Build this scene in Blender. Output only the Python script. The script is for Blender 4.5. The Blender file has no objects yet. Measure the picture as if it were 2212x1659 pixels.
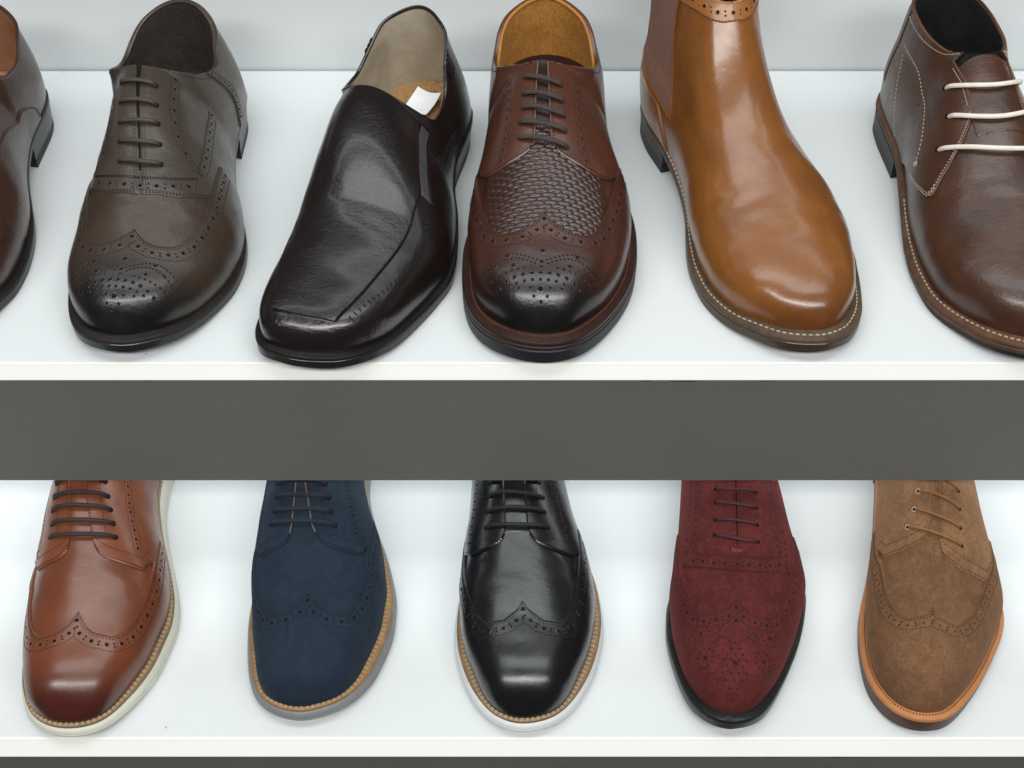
import bpy, math, random
import numpy as np
from mathutils import Vector

random.seed(7)
rng = np.random.default_rng(7)
SC = bpy.context.scene
COL = SC.collection
MM = 0.001
UZ = 1.000          # top of the upper shelf
LZ = 0.770          # top of the lower shelf
LY = -0.152         # front edge of the lower shelf (upper shelf front edge is y = 0)
DEPTH = 0.367

# ------------------------------------------------------------------ camera, world, lamps
cam_d = bpy.data.cameras.new('camera')
cam = bpy.data.objects.new('camera', cam_d)
COL.objects.link(cam)
cam.location = (0.0, -0.679, 1.660)
cam.rotation_euler = (math.radians(45), 0, 0)
cam_d.sensor_width = 36.0
cam_d.lens = 36.0 * 3000 / 2212
cam_d.clip_start = 0.01
cam_d.clip_end = 50
SC.camera = cam

W = bpy.data.worlds.new('World')
SC.world = W
W.use_nodes = True
bg = W.node_tree.nodes['Background']
bg.inputs[0].default_value = (0.86, 0.95, 1.0, 1)
bg.inputs[1].default_value = 0.07


def area(name, loc, target, sx, sy, power, color):
    d = bpy.data.lights.new(name, 'AREA')
    d.shape = 'RECTANGLE'
    d.size, d.size_y = sx, sy
    d.energy = power
    d.color = color
    o = bpy.data.objects.new(name, d)
    COL.objects.link(o)
    o.location = loc
    v = Vector(target) - Vector(loc)
    o.rotation_euler = v.to_track_quat('-Z', 'Y').to_euler()
    return o


area('front_tube_light', (0.0, -1.50, 2.75), (0.0, -0.05, 0.9), 3.4, 0.28, 62, (1.0, 1.0, 0.98))
area('overhead_tube_light', (0.0, -0.06, 2.95), (0.0, -0.06, 0.9), 3.0, 0.60, 25, (0.94, 0.99, 1.0))
area('shelf_strip_light', (0.0, 0.30, UZ + 0.66), (0.0, 0.12, UZ), 1.8, 0.04, 1.2, (0.90, 0.98, 1.0))
area('under_shelf_strip_light', (0.0, 0.11, UZ - 0.03), (0.0, 0.11, LZ), 1.8, 0.16, 2.2, (0.92, 0.98, 1.0))

SC.view_settings.view_transform = 'Standard'
SC.view_settings.look = 'None'
SC.view_settings.gamma = 1
SC.view_settings.exposure = 0
SC.view_settings.use_curve_mapping = False
SC.render.engine = 'CYCLES'
SC.cycles.use_denoising = True
SC.cycles.max_bounces = 8

# ------------------------------------------------------------------ materials


def new_mat(name):
    m = bpy.data.materials.new(name)
    m.use_nodes = True
    nt = m.node_tree
    return m, nt, nt.nodes['Principled BSDF']


def N(nt, kind, **kw):
    n = nt.nodes.new(kind)
    for k_, v in kw.items():
        setattr(n, k_, v)
    return n


def math_node(nt, op, a, b=None, clamp=False):
    n = N(nt, 'ShaderNodeMath', operation=op, use_clamp=clamp)
    for i, v in enumerate((a, b)):
        if v is None:
            continue
        if isinstance(v, (int, float)):
            n.inputs[i].default_value = v
        else:
            nt.links.new(v, n.inputs[i])
    return n.outputs[0]


def mix_col(nt, fac, a, b, blend='MIX'):
    n = N(nt, 'ShaderNodeMix', data_type='RGBA', blend_type=blend)
    if isinstance(fac, (int, float)):
        n.inputs[0].default_value = fac
    else:
        nt.links.new(fac, n.inputs[0])
    for i, v in ((6, a), (7, b)):
        if isinstance(v, (tuple, list)):
            n.inputs[i].default_value = (*v[:3], 1)
        else:
            nt.links.new(v, n.inputs[i])
    return n.outputs[2]


def noise(nt, vec, scale, detail=3, rough=0.55, dist=0.0):
    n = N(nt, 'ShaderNodeTexNoise')
    nt.links.new(vec, n.inputs['Vector'])
    n.inputs['Scale'].default_value = scale
    n.inputs['Detail'].default_value = detail
    n.inputs['Roughness'].default_value = rough
    n.inputs['Distortion'].default_value = dist
    return n.outputs['Fac']


def map_range(nt, v, a, b, c=0.0, d=1.0, smooth=True):
    n = N(nt, 'ShaderNodeMapRange')
    if smooth:
        n.interpolation_type = 'SMOOTHSTEP'
    nt.links.new(v, n.inputs[0])
    for i, x in enumerate((a, b, c, d)):
        n.inputs[i + 1].default_value = x
    return n.outputs[0]


def bump(nt, height, strength, dist, normal=None):
    n = N(nt, 'ShaderNodeBump')
    n.inputs['Strength'].default_value = strength
    n.inputs['Distance'].default_value = dist
    nt.links.new(height, n.inputs['Height'])
    if normal is not None:
        nt.links.new(normal, n.inputs['Normal'])
    return n.outputs[0]


def objvec(nt, scale=(1, 1, 1)):
    tc = N(nt, 'ShaderNodeTexCoord')
    if scale == (1, 1, 1):
        return tc.outputs['Object'], tc
    mp = N(nt, 'ShaderNodeMapping')
    mp.inputs['Scale'].default_value = scale
    nt.links.new(tc.outputs['Object'], mp.inputs[0])
    return mp.outputs[0], tc


def leather(name, col, tone=None, burn=None, rough=0.34, coat=0.25, coat_rough=0.17, grain=0.25, crease=(0.085, 0.13), crease_amt=0.5,
            mottle=0.35, spec=0.5):
    """smooth calf leather; burn = (colour, y where full, y where gone) for a polished dark toe"""
    m, nt, b = new_mat(name)
    v, tc = objvec(nt)
    tone = tone or tuple(c * 0.55 for c in col)
    n1 = noise(nt, v, 38, 4, 0.6, 0.4)
    n2 = noise(nt, v, 400, 3)
    f = map_range(nt, n1, 0.35, 0.7, 0.0, mottle * 1.6)
    c = mix_col(nt, f, col, tone)
    f2 = map_range(nt, n2, 0.3, 0.75, 0.0, 0.22)
    c = mix_col(nt, f2, c, tuple(x * 0.6 for x in col))
    sep = N(nt, 'ShaderNodeSeparateXYZ')
    nt.links.new(v, sep.inputs[0])
    yy = sep.outputs[1]
    if burn:
        wob = math_node(nt, 'MULTIPLY', math_node(nt, 'SUBTRACT', n1, 0.5), 0.02)
        y2 = math_node(nt, 'ADD', yy, wob)
        c = mix_col(nt, map_range(nt, y2, burn[1] * MM, burn[2] * MM, 1.0, 0.0), c, burn[0])
    nt.links.new(c, b.inputs['Base Color'])
    r = map_range(nt, n1, 0.3, 0.75, rough * 0.8, rough * 1.15)
    nt.links.new(r, b.inputs['Roughness'])
    b.inputs['Coat Weight'].default_value = coat
    b.inputs['Coat Roughness'].default_value = coat_rough
    b.inputs['Specular IOR Level'].default_value = spec
    # pebble grain + fine cross creases over the flex of the vamp
    gr = noise(nt, v, 420, 3, 0.6)
    bn = bump(nt, gr, grain, 0.0009)
    v2, _ = objvec(nt, (160, 620, 160))
    cr = noise(nt, v2, 1.0, 3, 0.6, 0.3)
    a = map_range(nt, yy, (crease[0] - 0.02), crease[0] + 0.012, 0.0, 1.0)
    z = map_range(nt, yy, crease[1], crease[1] + 0.03, 1.0, 0.0)
    msk = math_node(nt, 'MULTIPLY', a, z)
    cr = math_node(nt, 'MULTIPLY', cr, msk)
    bn = bump(nt, cr, crease_amt * 0.6, 0.0006, bn)
    big = noise(nt, v, 55, 2, 0.5)
    bn = bump(nt, big, 0.2, 0.002, bn)
    nt.links.new(bn, b.inputs['Normal'])
    return m


def suede(name, col, tone, sheen=0.25, patch=0.8, rough=0.95, pile=0.62):
    m, nt, b = new_mat(name)
    v, tc = objvec(nt)
    n1 = noise(nt, v, 45, 4, 0.62, 0.9)
    n2 = noise(nt, v, 520, 4, 0.75)
    vb, _ = objvec(nt, (260, 120, 200))
    n3 = noise(nt, vb, 1.0, 3, 0.6, 1.2)                # brushed nap marks
    c = mix_col(nt, map_range(nt, n1, 0.34, 0.66, 0.0, patch), col, tone)
    c = mix_col(nt, map_range(nt, n3, 0.45, 0.72, 0.0, 0.45), c, tuple(min(1, x * 1.45 + 0.002) for x in col))
    c = mix_col(nt, map_range(nt, n2, 0.42, 0.66, 0.0, pile), c, tuple(x * 0.5 for x in col))
    nt.links.new(c, b.inputs['Base Color'])
    b.inputs['Roughness'].default_value = rough
    b.inputs['Specular IOR Level'].default_value = 0.15
    b.inputs['Sheen Weight'].default_value = sheen
    b.inputs['Sheen Roughness'].default_value = 0.5
    b.inputs['Sheen Tint'].default_value = (*[min(1, x * 3 + 0.05) for x in col], 1)
    bn = bump(nt, n2, 0.5, 0.0009)
    bn = bump(nt, n3, 0.25, 0.0012, bn)
    nt.links.new(bn, b.inputs['Normal'])
    return m


def plain(name, col, rough=0.6, var=0.2, scale=120, spec=0.4, bmp=0.15, bscale=500, stretch=None, coat=0.0):
    m, nt, b = new_mat(name)
    v, tc = objvec(nt, stretch or (1, 1, 1))
    n1 = noise(nt, v, scale, 4, 0.6)
    c = mix_col(nt, map_range(nt, n1, 0.3, 0.72, 0.0, 1.0), col, tuple(x * (1 - var) for x in col))
    nt.links.new(c, b.inputs['Base Color'])
    b.inputs['Roughness'].default_value = rough
    b.inputs['Specular IOR Level'].default_value = spec
    b.inputs['Coat Weight'].default_value = coat
    if bmp:
        nt.links.new(bump(nt, noise(nt, v, bscale, 3), bmp, 0.0004), b.inputs['Normal'])
    return m


def white_board(name, col, speck=True, rough=0.42):
    m, nt, b = new_mat(name)
    v, tc = objvec(nt)
    n1 = noise(nt, v, 9, 3, 0.5)
    c = mix_col(nt, map_range(nt, n1, 0.3, 0.7, 0.0, 0.06), col, tuple(x * 0.8 for x in col))
    fine = noise(nt, v, 700, 2, 0.6)
    c = mix_col(nt, map_range(nt, fine, 0.35, 0.7, 0.0, 0.05), c, tuple(x * 0.7 for x in col))
    if speck:
        vo = N(nt, 'ShaderNodeTexVoronoi')
        nt.links.new(v, vo.inputs['Vector'])
        vo.inputs['Scale'].default_value = 24
        d = map_range(nt, vo.outputs['Distance'], 0.012, 0.03, 1.0, 0.0)
        w = N(nt, 'ShaderNodeTexWhiteNoise')
        nt.links.new(vo.outputs['Position'], w.inputs['Vector'])
        d = math_node(nt, 'MULTIPLY', d, math_node(nt, 'GREATER_THAN', w.outputs['Value'], 0.68))
        c = mix_col(nt, math_node(nt, 'MULTIPLY', d, 0.55), c, (0.12, 0.11, 0.1))
    nt.links.new(c, b.inputs['Base Color'])
    b.inputs['Roughness'].default_value = rough
    b.inputs['Specular IOR Level'].default_value = 0.35
    nt.links.new(bump(nt, noise(nt, v, 350, 3), 0.06, 0.0004), b.inputs['Normal'])
    return m


M = {}
M['shelf'] = white_board('white laminate', (0.685, 0.71, 0.715), True, 0.32)
M['edge'] = white_board('white edge banding', (0.88, 0.87, 0.83), False)
M['backwall'] = white_board('white back panel', (0.685, 0.71, 0.715))


def fascia_mat():
    m, nt, b = new_mat('grey fascia laminate')
    v, tc = objvec(nt)
    n = noise(nt, v, 900, 2, 0.7)
    c = mix_col(nt, map_range(nt, n, 0.3, 0.7), (0.150, 0.148, 0.139), (0.124, 0.122, 0.115))
    n2 = noise(nt, v, 6, 3, 0.6)
    c = mix_col(nt, map_range(nt, n2, 0.35, 0.75, 0.0, 0.22), c, (0.165, 0.163, 0.154))
    n3 = noise(nt, v, 260, 1, 0.5)
    c = mix_col(nt, map_range(nt, n3, 0.74, 0.80, 0.0, 0.35), c, (0.04, 0.04, 0.04))
    nt.links.new(c, b.inputs['Base Color'])
    b.inputs['Roughness'].default_value = 0.6
    b.inputs['Specular IOR Level'].default_value = 0.3
    nt.links.new(bump(nt, n, 0.1, 0.0003), b.inputs['Normal'])
    return m


M['fascia'] = fascia_mat()
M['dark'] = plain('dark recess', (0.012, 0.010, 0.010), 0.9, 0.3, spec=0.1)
M['grime'] = plain('dark scuffed laminate', (0.03, 0.03, 0.03), 0.8, 0.3)
M['black_rubber'] = plain('black rubber', (0.016, 0.016, 0.018), 0.5, 0.3, bmp=0.25)
M['black_sole'] = plain('polished black sole edge', (0.014, 0.013, 0.014), 0.35, 0.3, stretch=(1, 1, 6), coat=0.15)

# ------------------------------------------------------------------ mesh building


class MB:
    def __init__(self):
        self.v, self.f, self.mi = [], [], []
        self.n = 0

    def add(self, verts, faces, mi=0):
        verts = np.asarray(verts, float).reshape(-1, 3)
        self.v.append(verts)
        for f in faces:
            self.f.append(tuple(int(i) + self.n for i in f))
            self.mi.append(mi)
        self.n += len(verts)

    def grid(self, P, mi=0, flip=False, close_j=False):
        ni, nj = P.shape[:2]
        idx = np.arange(ni * nj).reshape(ni, nj)
        a = idx[:-1, :-1].ravel(); b = idx[1:, :-1].ravel(); c = idx[1:, 1:].ravel(); d = idx[:-1, 1:].ravel()
        Q = np.stack([a, b, c, d], 1)
        if close_j:
            Q = np.vstack([Q, np.stack([idx[:-1, -1], idx[1:, -1], idx[1:, 0], idx[:-1, 0]], 1)])
        if flip:
            Q = Q[:, ::-1]
        self.add(P.reshape(-1, 3), Q.tolist(), mi)

    def box(self, lo, hi, mi=0):
        x0, y0, z0 = lo; x1, y1, z1 = hi
        self.add([(x0, y0, z0), (x1, y0, z0), (x1, y1, z0), (x0, y1, z0), (x0, y0, z1), (x1, y0, z1), (x1, y1, z1), (x0, y1, z1)],
                 [(0, 3, 2, 1), (4, 5, 6, 7), (0, 1, 5, 4), (1, 2, 6, 5), (2, 3, 7, 6), (3, 0, 4, 7)], mi)

    def tube(self, P, r, mi=0, seg=8, cap=True, flat=1.0, up=None):
        P = np.asarray(P, float)
        n = len(P)
        T = np.gradient(P, axis=0)
        T /= np.linalg.norm(T, axis=1)[:, None] + 1e-12
        if up is None:
            up = np.tile(np.array([0.0, 0.0, 1.0]), (n, 1))
        S = np.cross(T, up); S /= np.linalg.norm(S, axis=1)[:, None] + 1e-12
        U = np.cross(S, T)
        a = np.linspace(0, 2 * np.pi, seg, endpoint=False)
        r = np.broadcast_to(np.asarray(r, float), (n,))
        R = P[:, None] + r[:, None, None] * (np.cos(a)[None, :, None] * S[:, None] + flat * np.sin(a)[None, :, None] * U[:, None])
        self.grid(R, mi, close_j=True)
        if cap:
            self.add(R[0], [tuple(range(seg))], mi)
            self.add(R[-1], [tuple(range(seg))[::-1]], mi)

    def build(self, name, mats, parent=None, scale=MM, sharp=42, recalc=False, smooth=True, merge=False):
        me = bpy.data.meshes.new(name)
        V = np.vstack(self.v) * scale
        me.from_pydata(V.tolist(), [], self.f)
        for m in (mats if isinstance(mats, (list, tuple)) else [mats]):
            me.materials.append(m)
        me.polygons.foreach_set('material_index', self.mi)
        me.update()
        if merge or recalc:
            import bmesh
            bm = bmesh.new(); bm.from_mesh(me)
            if merge:
                bmesh.ops.remove_doubles(bm, verts=bm.verts, dist=2e-5)
            if recalc:
                bmesh.ops.recalc_face_normals(bm, faces=bm.faces)
            bm.to_mesh(me); bm.free()
        if smooth:
            me.polygons.foreach_set('use_smooth', [True] * len(me.polygons))
            me.set_sharp_from_angle(angle=math.radians(sharp))
        o = bpy.data.objects.new(name, me)
        COL.objects.link(o)
        if parent:
            o.parent = parent
        return o


def pchip(xk, yk):
    xk = np.asarray(xk, float); yk = np.asarray(yk, float)
    h = np.diff(xk); d = np.diff(yk) / h
    m = np.zeros_like(yk)
    if len(xk) > 2:
        w1 = 2 * h[1:] + h[:-1]; w2 = h[1:] + 2 * h[:-1]
        ok = d[:-1] * d[1:] > 0
        with np.errstate(divide='ignore', invalid='ignore'):
            mm = (w1 + w2) / (w1 / d[:-1] + w2 / d[1:])
        m[1:-1] = np.where(ok, mm, 0)
    m[0], m[-1] = d[0], d[-1]

    def f(x):
        x = np.clip(np.asarray(x, float), xk[0], xk[-1])
        i = np.clip(np.searchsorted(xk, x, side='right') - 1, 0, len(xk) - 2)
        t = (x - xk[i]) / h[i]
        return ((2 * t**3 - 3 * t**2 + 1) * yk[i] + (t**3 - 2 * t**2 + t) * h[i] * m[i]
                + (-2 * t**3 + 3 * t**2) * yk[i + 1] + (t**3 - t**2) * h[i] * m[i + 1])
    return f


def tab(pairs):
    return pchip([p[0] for p in pairs], [p[1] for p in pairs])


def sstep(x, a, b):
    t = np.clip((np.asarray(x, float) - a) / (b - a), 0, 1)
    return t * t * (3 - 2 * t)


def resample(P, n=None, step=None):
    P = np.asarray(P, float)
    d = np.r_[0, np.cumsum(np.linalg.norm(np.diff(P, axis=0), axis=1))]
    if n is None:
        n = max(2, int(d[-1] / step))
    s = np.linspace(0, d[-1], n)
    return np.stack([np.interp(s, d, P[:, i]) for i in range(P.shape[1])], 1)


def edge_lin(n, e=0.01):
    a = np.linspace(0, 1, n)
    return np.unique(np.r_[0, e, a[1:-1], 1 - e, 1])


RIDGE = [(0, 20), (3, 30), (7, 37.5), (12, 43), (19, 47.5), (28, 50.5), (42, 53), (60, 57), (80, 63), (100, 70.5), (120, 78.5), (140, 87), (160, 95),
         (180, 101.5), (200, 106), (212, 135), (232, 165), (330, 190)]
ZF = [(0, 20), (20, 16.5), (50, 12.5), (90, 10), (120, 10.5), (150, 14), (180, 19.5), (210, 25.5), (235, 29), (330, 30)]


class Last:
    """the shoe's form: plan outline of the sole, ridge line, cross-section; everything else is laid on its surface"""

    def __init__(s, right, left, L, margin=5.0, ridge=RIDGE, zf=ZF, rc=None, e1=None, e2=None, yth=205, top=None, lean=0.05,
                 mwaist=1.5, mheel=1.0, tipx=0.0, heelx=0.0, bulge=0.07, mtoe=None, rdrop=None, smooth=2.6, wr=0.45, tipy=0.0):
        s.wr = wr
        Last.count = getattr(Last, 'count', 0) + 1
        s.ph = np.random.default_rng(Last.count).uniform(0, 6.28, 12)
        s.L = L
        ang = lambda y: np.arccos(np.clip(1 - 2 * np.asarray(y, float) / L, -1, 1)) / np.pi
        R = tab([(0, tipx)] + [(float(ang(y)), x) for y, x in right] + [(1, heelx)])
        Lf = tab([(0, tipx)] + [(float(ang(y)), x) for y, x in left] + [(1, heelx)])
        s.soleR, s.soleL, s.ang = R, Lf, ang
        t = np.linspace(0, 1, 401)
        y = L / 2 * (1 - np.cos(np.pi * t))
        loop = np.vstack([np.stack([R(t), y], 1), np.stack([Lf(t), y], 1)[::-1][1:-1]])
        s.loop = resample(np.vstack([loop, loop[:1]]), 520)[:-1]
        for _ in range(2):
            g = np.exp(-np.arange(-8, 9) ** 2 / (2 * smooth ** 2)); g /= g.sum()
            s.loop = sum(w_ * np.roll(s.loop, k_, 0) for w_, k_ in zip(g, range(-8, 9)))
        s.loop[:, 1] -= s.loop[:, 1].min()
        s.loop[:, 1] += tipy * np.exp(-s.loop[:, 1] / 22.0)
        mtoe = margin + 2.5 if mtoe is None else mtoe
        s.mfun = pchip([0, 12, 45, 75, 110, 160, 200, L], [mtoe, mtoe, margin, margin, margin * 0.9, mwaist, mheel, mheel])
        inn = s.offset(-s.mfun(s.loop[:, 1]))
        s.y0, s.y1 = inn[:, 1].min(), inn[:, 1].max()
        it, ih = inn[:, 1].argmin(), inn[:, 1].argmax()
        n = len(inn)
        seq = np.roll(inn, -it, axis=0); k = (ih - it) % n
        a, b = seq[:k + 1], np.vstack([seq[k:], seq[:1]])[::-1]
        if a[len(a) // 2, 0] < b[len(b) // 2, 0]:
            a, b = b, a

        def mono(P):
            o = np.argsort(P[:, 1], kind='stable'); P = P[o]
            keep = np.r_[True, np.diff(P[:, 1]) > 1e-4]
            P = P[keep]
            return lambda q: np.interp(q, s.tof(P[:, 1]), P[:, 0])
        s.xr, s.xl = mono(a), mono(b)
        rk = [(y_, z_) for y_, z_ in ridge]
        z0 = rk[0][1]
        s._ridge = pchip([math.sqrt(max(p[0], 0)) for p in rk], [p[1] for p in rk])
        s._zf = tab(zf)
        s.rc = tab(rc) if rc else None
        s.e1 = tab(e1 or [(0, 0.80), (50, 0.84), (100, 0.95), (150, 1.05), (200, 1.05), (250, 1.0), (330, 1.0)])
        s.e2 = tab(e2 or [(0, 0.80), (50, 0.84), (100, 0.93), (150, 0.97), (200, 0.97), (250, 1.0), (330, 1.0)])
        s.yth = yth
        r = float(s.ridge(yth))
        s.top = tab(top(r)) if callable(top) else tab(top or [(yth, r), (yth + 5, r - 5.5), (yth + 12, r - 12), (yth + 24, r - 20),
                                                                (yth + 48, r - 27), (yth + 72, r - 18), (max(L, yth + 95), r - 3)])
        s.lean, s.bulge = lean, bulge
        s.rdrop = tab(rdrop) if rdrop else None
        s._arc()

    def tof(s, y):
        return np.arccos(np.clip(1 - 2 * (np.asarray(y, float) - s.y0) / (s.y1 - s.y0), -1, 1)) / np.pi

    def yof(s, t):
        return s.y0 + (s.y1 - s.y0) / 2 * (1 - np.cos(np.pi * np.asarray(t, float)))

    def offset(s, d):
        P = s.loop
        T = np.roll(P, -1, 0) - np.roll(P, 1, 0)
        T /= np.linalg.norm(T, axis=1)[:, None]
        nrm = np.stack([T[:, 1], -T[:, 0]], 1)
        A = np.sum(P[:, 0] * np.roll(P[:, 1], -1) - np.roll(P[:, 0], -1) * P[:, 1])
        if A < 0:
            nrm = -nrm
        return P + nrm * np.broadcast_to(np.asarray(d, float), (len(P),))[:, None]

    def zf(s, y):
        return s._zf(y)

    def ridge(s, y):
        return s._ridge(np.sqrt(np.maximum(np.asarray(y, float) - s.y0, 0)))

    def pos(s, y, c):
        y, c = np.broadcast_arrays(np.asarray(y, float), np.asarray(c, float))
        t = s.tof(y)
        xr, xl = s.xr(t), s.xl(t)
        cf = (xr + xl) / 2; w = np.maximum((xr - xl) / 2, 0)
        th = (1 - np.abs(c)) * np.pi / 2
        z0 = s.zf(y)
        H = np.maximum(s.ridge(y) - z0, 0.05)
        co, si = np.cos(th), np.sin(th)
        zz = H * np.maximum(si, 1e-9) ** s.e2(y)
        x = np.sign(c) * w * np.maximum(co, 1e-9) ** s.e1(y)
        x = x * (1 + s.bulge * np.sin(np.pi * np.clip(zz / 55, 0, 1)))
        if s.wr:
            p = s.ph
            q = c * 3.2
            d = (np.sin(y / 8.3 + 1.3 * q + p[0]) * np.sin(q * 2.3 + p[1] + y / 31) * 0.5 + np.sin(y / 5.1 - 1.1 * q + p[2]) * np.sin(q * 3.9 + p[3] + y / 17) * 0.3
                 + np.sin(y / 3.0 + 0.9 * np.sin(q * 1.7 + p[4]) + 0.5 * q + p[5]) * (0.5 + 0.5 * np.sin(q * 2.2 + p[6] + y / 9)) * 0.5 * sstep(y, 82, 100) * (1 - sstep(y, 112, 128)))
            d = d * s.wr * sstep(y, s.y0 + 25, s.y0 + 60) * (1 - sstep(np.abs(c), 0.6, 0.9)) * (1 - 0.6 * sstep(y, 150, 200))
            zz = zz + d * si
            x = x + np.sign(c) * d * co
        x = cf + x
        if s.rc is not None:
            x = x + (s.rc(y) - cf) * np.clip(zz / 90, 0, 1.2)
        ys = y - zz * s.lean * sstep(y, s.L - 90, s.L)
        return np.stack([x, ys, z0 + zz], -1)

    def nrm(s, y, c):
        y, c = np.broadcast_arrays(np.asarray(y, float), np.asarray(c, float))
        t = np.clip(s.tof(y), 0.004, 0.996)
        c = np.clip(c, -0.995, 0.995)
        e = 1e-3
        a = s.pos(s.yof(np.clip(t + e, 0, 1)), c) - s.pos(s.yof(np.clip(t - e, 0, 1)), c)
        b = s.pos(s.yof(t), c + 4e-3) - s.pos(s.yof(t), c - 4e-3)
        n = np.cross(b, a)
        n /= np.linalg.norm(n, axis=-1)[..., None] + 1e-12
        return n

    def P(s, y, c, off=0.0):
        n = s.nrm(y, c)
        return s.pos(y, c) + n * np.broadcast_to(np.asarray(off, float), n.shape[:-1])[..., None]

    def _arc(s):
        ts = np.linspace(0.0, 1.0, 161)
        cs = np.linspace(0, 1, 61)
        s._ts = ts
        out = []
        for sg in (1, -1):
            G = s.pos(s.yof(ts)[:, None], sg * cs[None, :])
            d = np.linalg.norm(np.diff(G, axis=1), axis=2)
            out.append(np.concatenate([np.zeros((161, 1)), np.cumsum(d, 1)], 1))
        s._al = out
        s._cs = cs

    def cs(s, y, sv):
        """signed section parameter at sv mm from the ridge along the surface"""
        y, sv = np.broadcast_arrays(np.asarray(y, float), np.asarray(sv, float))
        sh = y.shape
        yt = np.clip(s.tof(y).ravel() * 160, 0, 159.999); sr = sv.ravel()
        out = np.empty(len(yt))
        for k in range(len(yt)):
            i = int(yt[k]); f = yt[k] - i
            A = s._al[0 if sr[k] >= 0 else 1]
            out[k] = np.sign(sr[k]) * np.interp(abs(sr[k]), A[i] * (1 - f) + A[i + 1] * f, s._cs)
        return out.reshape(sh)

    def ctop(s, y, sg=0):
        y = np.asarray(y, float)
        z0 = s.zf(y); H = np.maximum(s.ridge(y) - z0, 0.1)
        q = np.clip((s.top(y) - z0 - (s.rdrop(y) if sg > 0 and s.rdrop else 0)) / H, 0, 1) ** (1 / s.e2(y))
        c = 1 - np.arcsin(q) * 2 / np.pi
        return np.where(y <= s.yth, 0.0, c)


def skirt_patch(mb, la, Y, C, off, mi=0, edge=0.5, under=-0.5, edges='tblr'):
    """a leather piece lying on the last with a rounded raised edge; Y, C are [ni, nj] arrays"""
    O = np.broadcast_to(np.asarray(off, float), Y.shape).copy()
    if 't' in edges: O[0] *= edge
    if 'b' in edges: O[-1] *= edge
    if 'l' in edges: O[:, 0] *= edge
    if 'r' in edges: O[:, -1] *= edge
    nr = la.nrm(Y, C); ps = la.pos(Y, C)
    P = ps + nr * O[..., None]
    D = ps + nr * under
    mb.grid(P, mi)
    for e, (a, b) in {'t': (P[0], D[0]), 'b': (P[-1], D[-1]), 'l': (P[:, 0], D[:, 0]), 'r': (P[:, -1], D[:, -1])}.items():
        if e in edges:
            mb.grid(np.stack([a, b], 0), mi)
    return P


def stitches(mb, la, Y, C, off, mi, step=2.6, ln=1.7, wd=0.65, ht=0.35, jitter=0.1):
    Y = np.asarray(Y, float); C = np.asarray(C, float)
    P = la.P(Y, C, off)
    d = np.r_[0, np.cumsum(np.linalg.norm(np.diff(P, axis=0), axis=1))]
    n = int(d[-1] / step)
    if n < 1:
        return
    s0 = (np.arange(n) + 0.5) * step
    pts = np.stack([np.interp(s0, d, P[:, i]) for i in range(3)], 1)
    Nn = la.nrm(np.interp(s0, d, Y), np.interp(s0, d, C))
    p2 = np.stack([np.interp(np.minimum(s0 + 0.5, d[-1]), d, P[:, i]) for i in range(3)], 1)
    p1 = np.stack([np.interp(np.maximum(s0 - 0.5, 0), d, P[:, i]) for i in range(3)], 1)
    T = p2 - p1; T /= np.linalg.norm(T, axis=1)[:, None] + 1e-12
    B = np.cross(Nn, T)
    stitch_boxes(mb, pts, T, B, Nn, ln, wd, ht, mi)


def stitch_boxes(mb, pts, T, B, Nn, ln, wd, ht, mi):
    a, w = ln / 2, wd / 2
    rel = [(-a, -w, -0.3), (-a, w, -0.3), (a, w, -0.3), (a, -w, -0.3), (-a * .55, -w * .7, ht), (-a * .55, w * .7, ht), (a * .55, w * .7, ht), (a * .55, -w * .7, ht)]
    V = np.stack([pts + T * u + B * v + Nn * z for u, v, z in rel], 1)
    for q in V:
        mb.add(q, [(4, 7, 6, 5), (0, 4, 5, 1), (1, 5, 6, 2), (2, 6, 7, 3), (3, 7, 4, 0)], mi)


def holes(mb, la, pts, off, mi_rim, mi_dark):
    """punched perforations: (y, s, radius) with a soft raised rim"""
    k = 10
    a = np.linspace(0, 2 * np.pi, k, endpoint=False)
    for (y, sv, r) in pts:
        c = float(la.cs(y, sv))
        if abs(c) > 0.985:
            continue
        o = float(off(y, c)) if callable(off) else off
        p = la.P(y, c, o); n = la.nrm(y, c)
        t = np.cross(n, [1, 0, 0]); t /= np.linalg.norm(t); b = np.cross(n, t)
        ring = lambda rr, h: p + rr * (np.cos(a)[:, None] * t + np.sin(a)[:, None] * b) + n * h
        R = np.stack([ring(r * 1.45, -0.05), ring(r * 1.15, 0.16), ring(r * 0.9, 0.1)], 0)
        mb.grid(R, mi_rim, close_j=True, flip=True)
        D = np.vstack([ring(r * 0.92, 0.11), [p + n * 0.06]])
        mb.add(D, [(i, (i + 1) % k, k) for i in range(k)], mi_dark)


# ------------------------------------------------------------------ shoe parts
SH = {}


def thing(name, label, cat, loc, rz=0, group=None):
    o = bpy.data.objects.new(name, None)
    COL.objects.link(o)
    o.empty_display_size = 0.05
    o.location = loc
    o.rotation_euler = (0, 0, rz)
    o['label'] = label; o['category'] = cat
    if group:
        o['group'] = group
    return o


def base_upper(la, root, name, mat, yend, opened=False, extra=None, ni=150, nj=48):
    """closed forepart (vamp) up to yend, or the whole upper with its opening when opened"""
    mb = MB()
    t_end = 1.0 if opened else float(la.tof(yend))
    t = np.linspace(0, t_end, ni)
    if opened:
        t = np.unique(np.r_[t, la.tof(la.yth + np.array([0.0, 0.3, 0.8, 1.5, 2.5, 4, 6, 8, 10, 13, 16]))])
    y = la.yof(t)
    u = np.linspace(0, 1, nj)
    for sg in (1, -1):
        ct = la.ctop(y, sg) if opened else np.zeros_like(y)
        C = sg * (ct[:, None] + (1 - ct[:, None]) * u[None, :])
        mb.grid(la.pos(np.repeat(y[:, None], nj, 1), C), 0, flip=sg < 0)
    if extra:
        extra(mb)
    return mb


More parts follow.
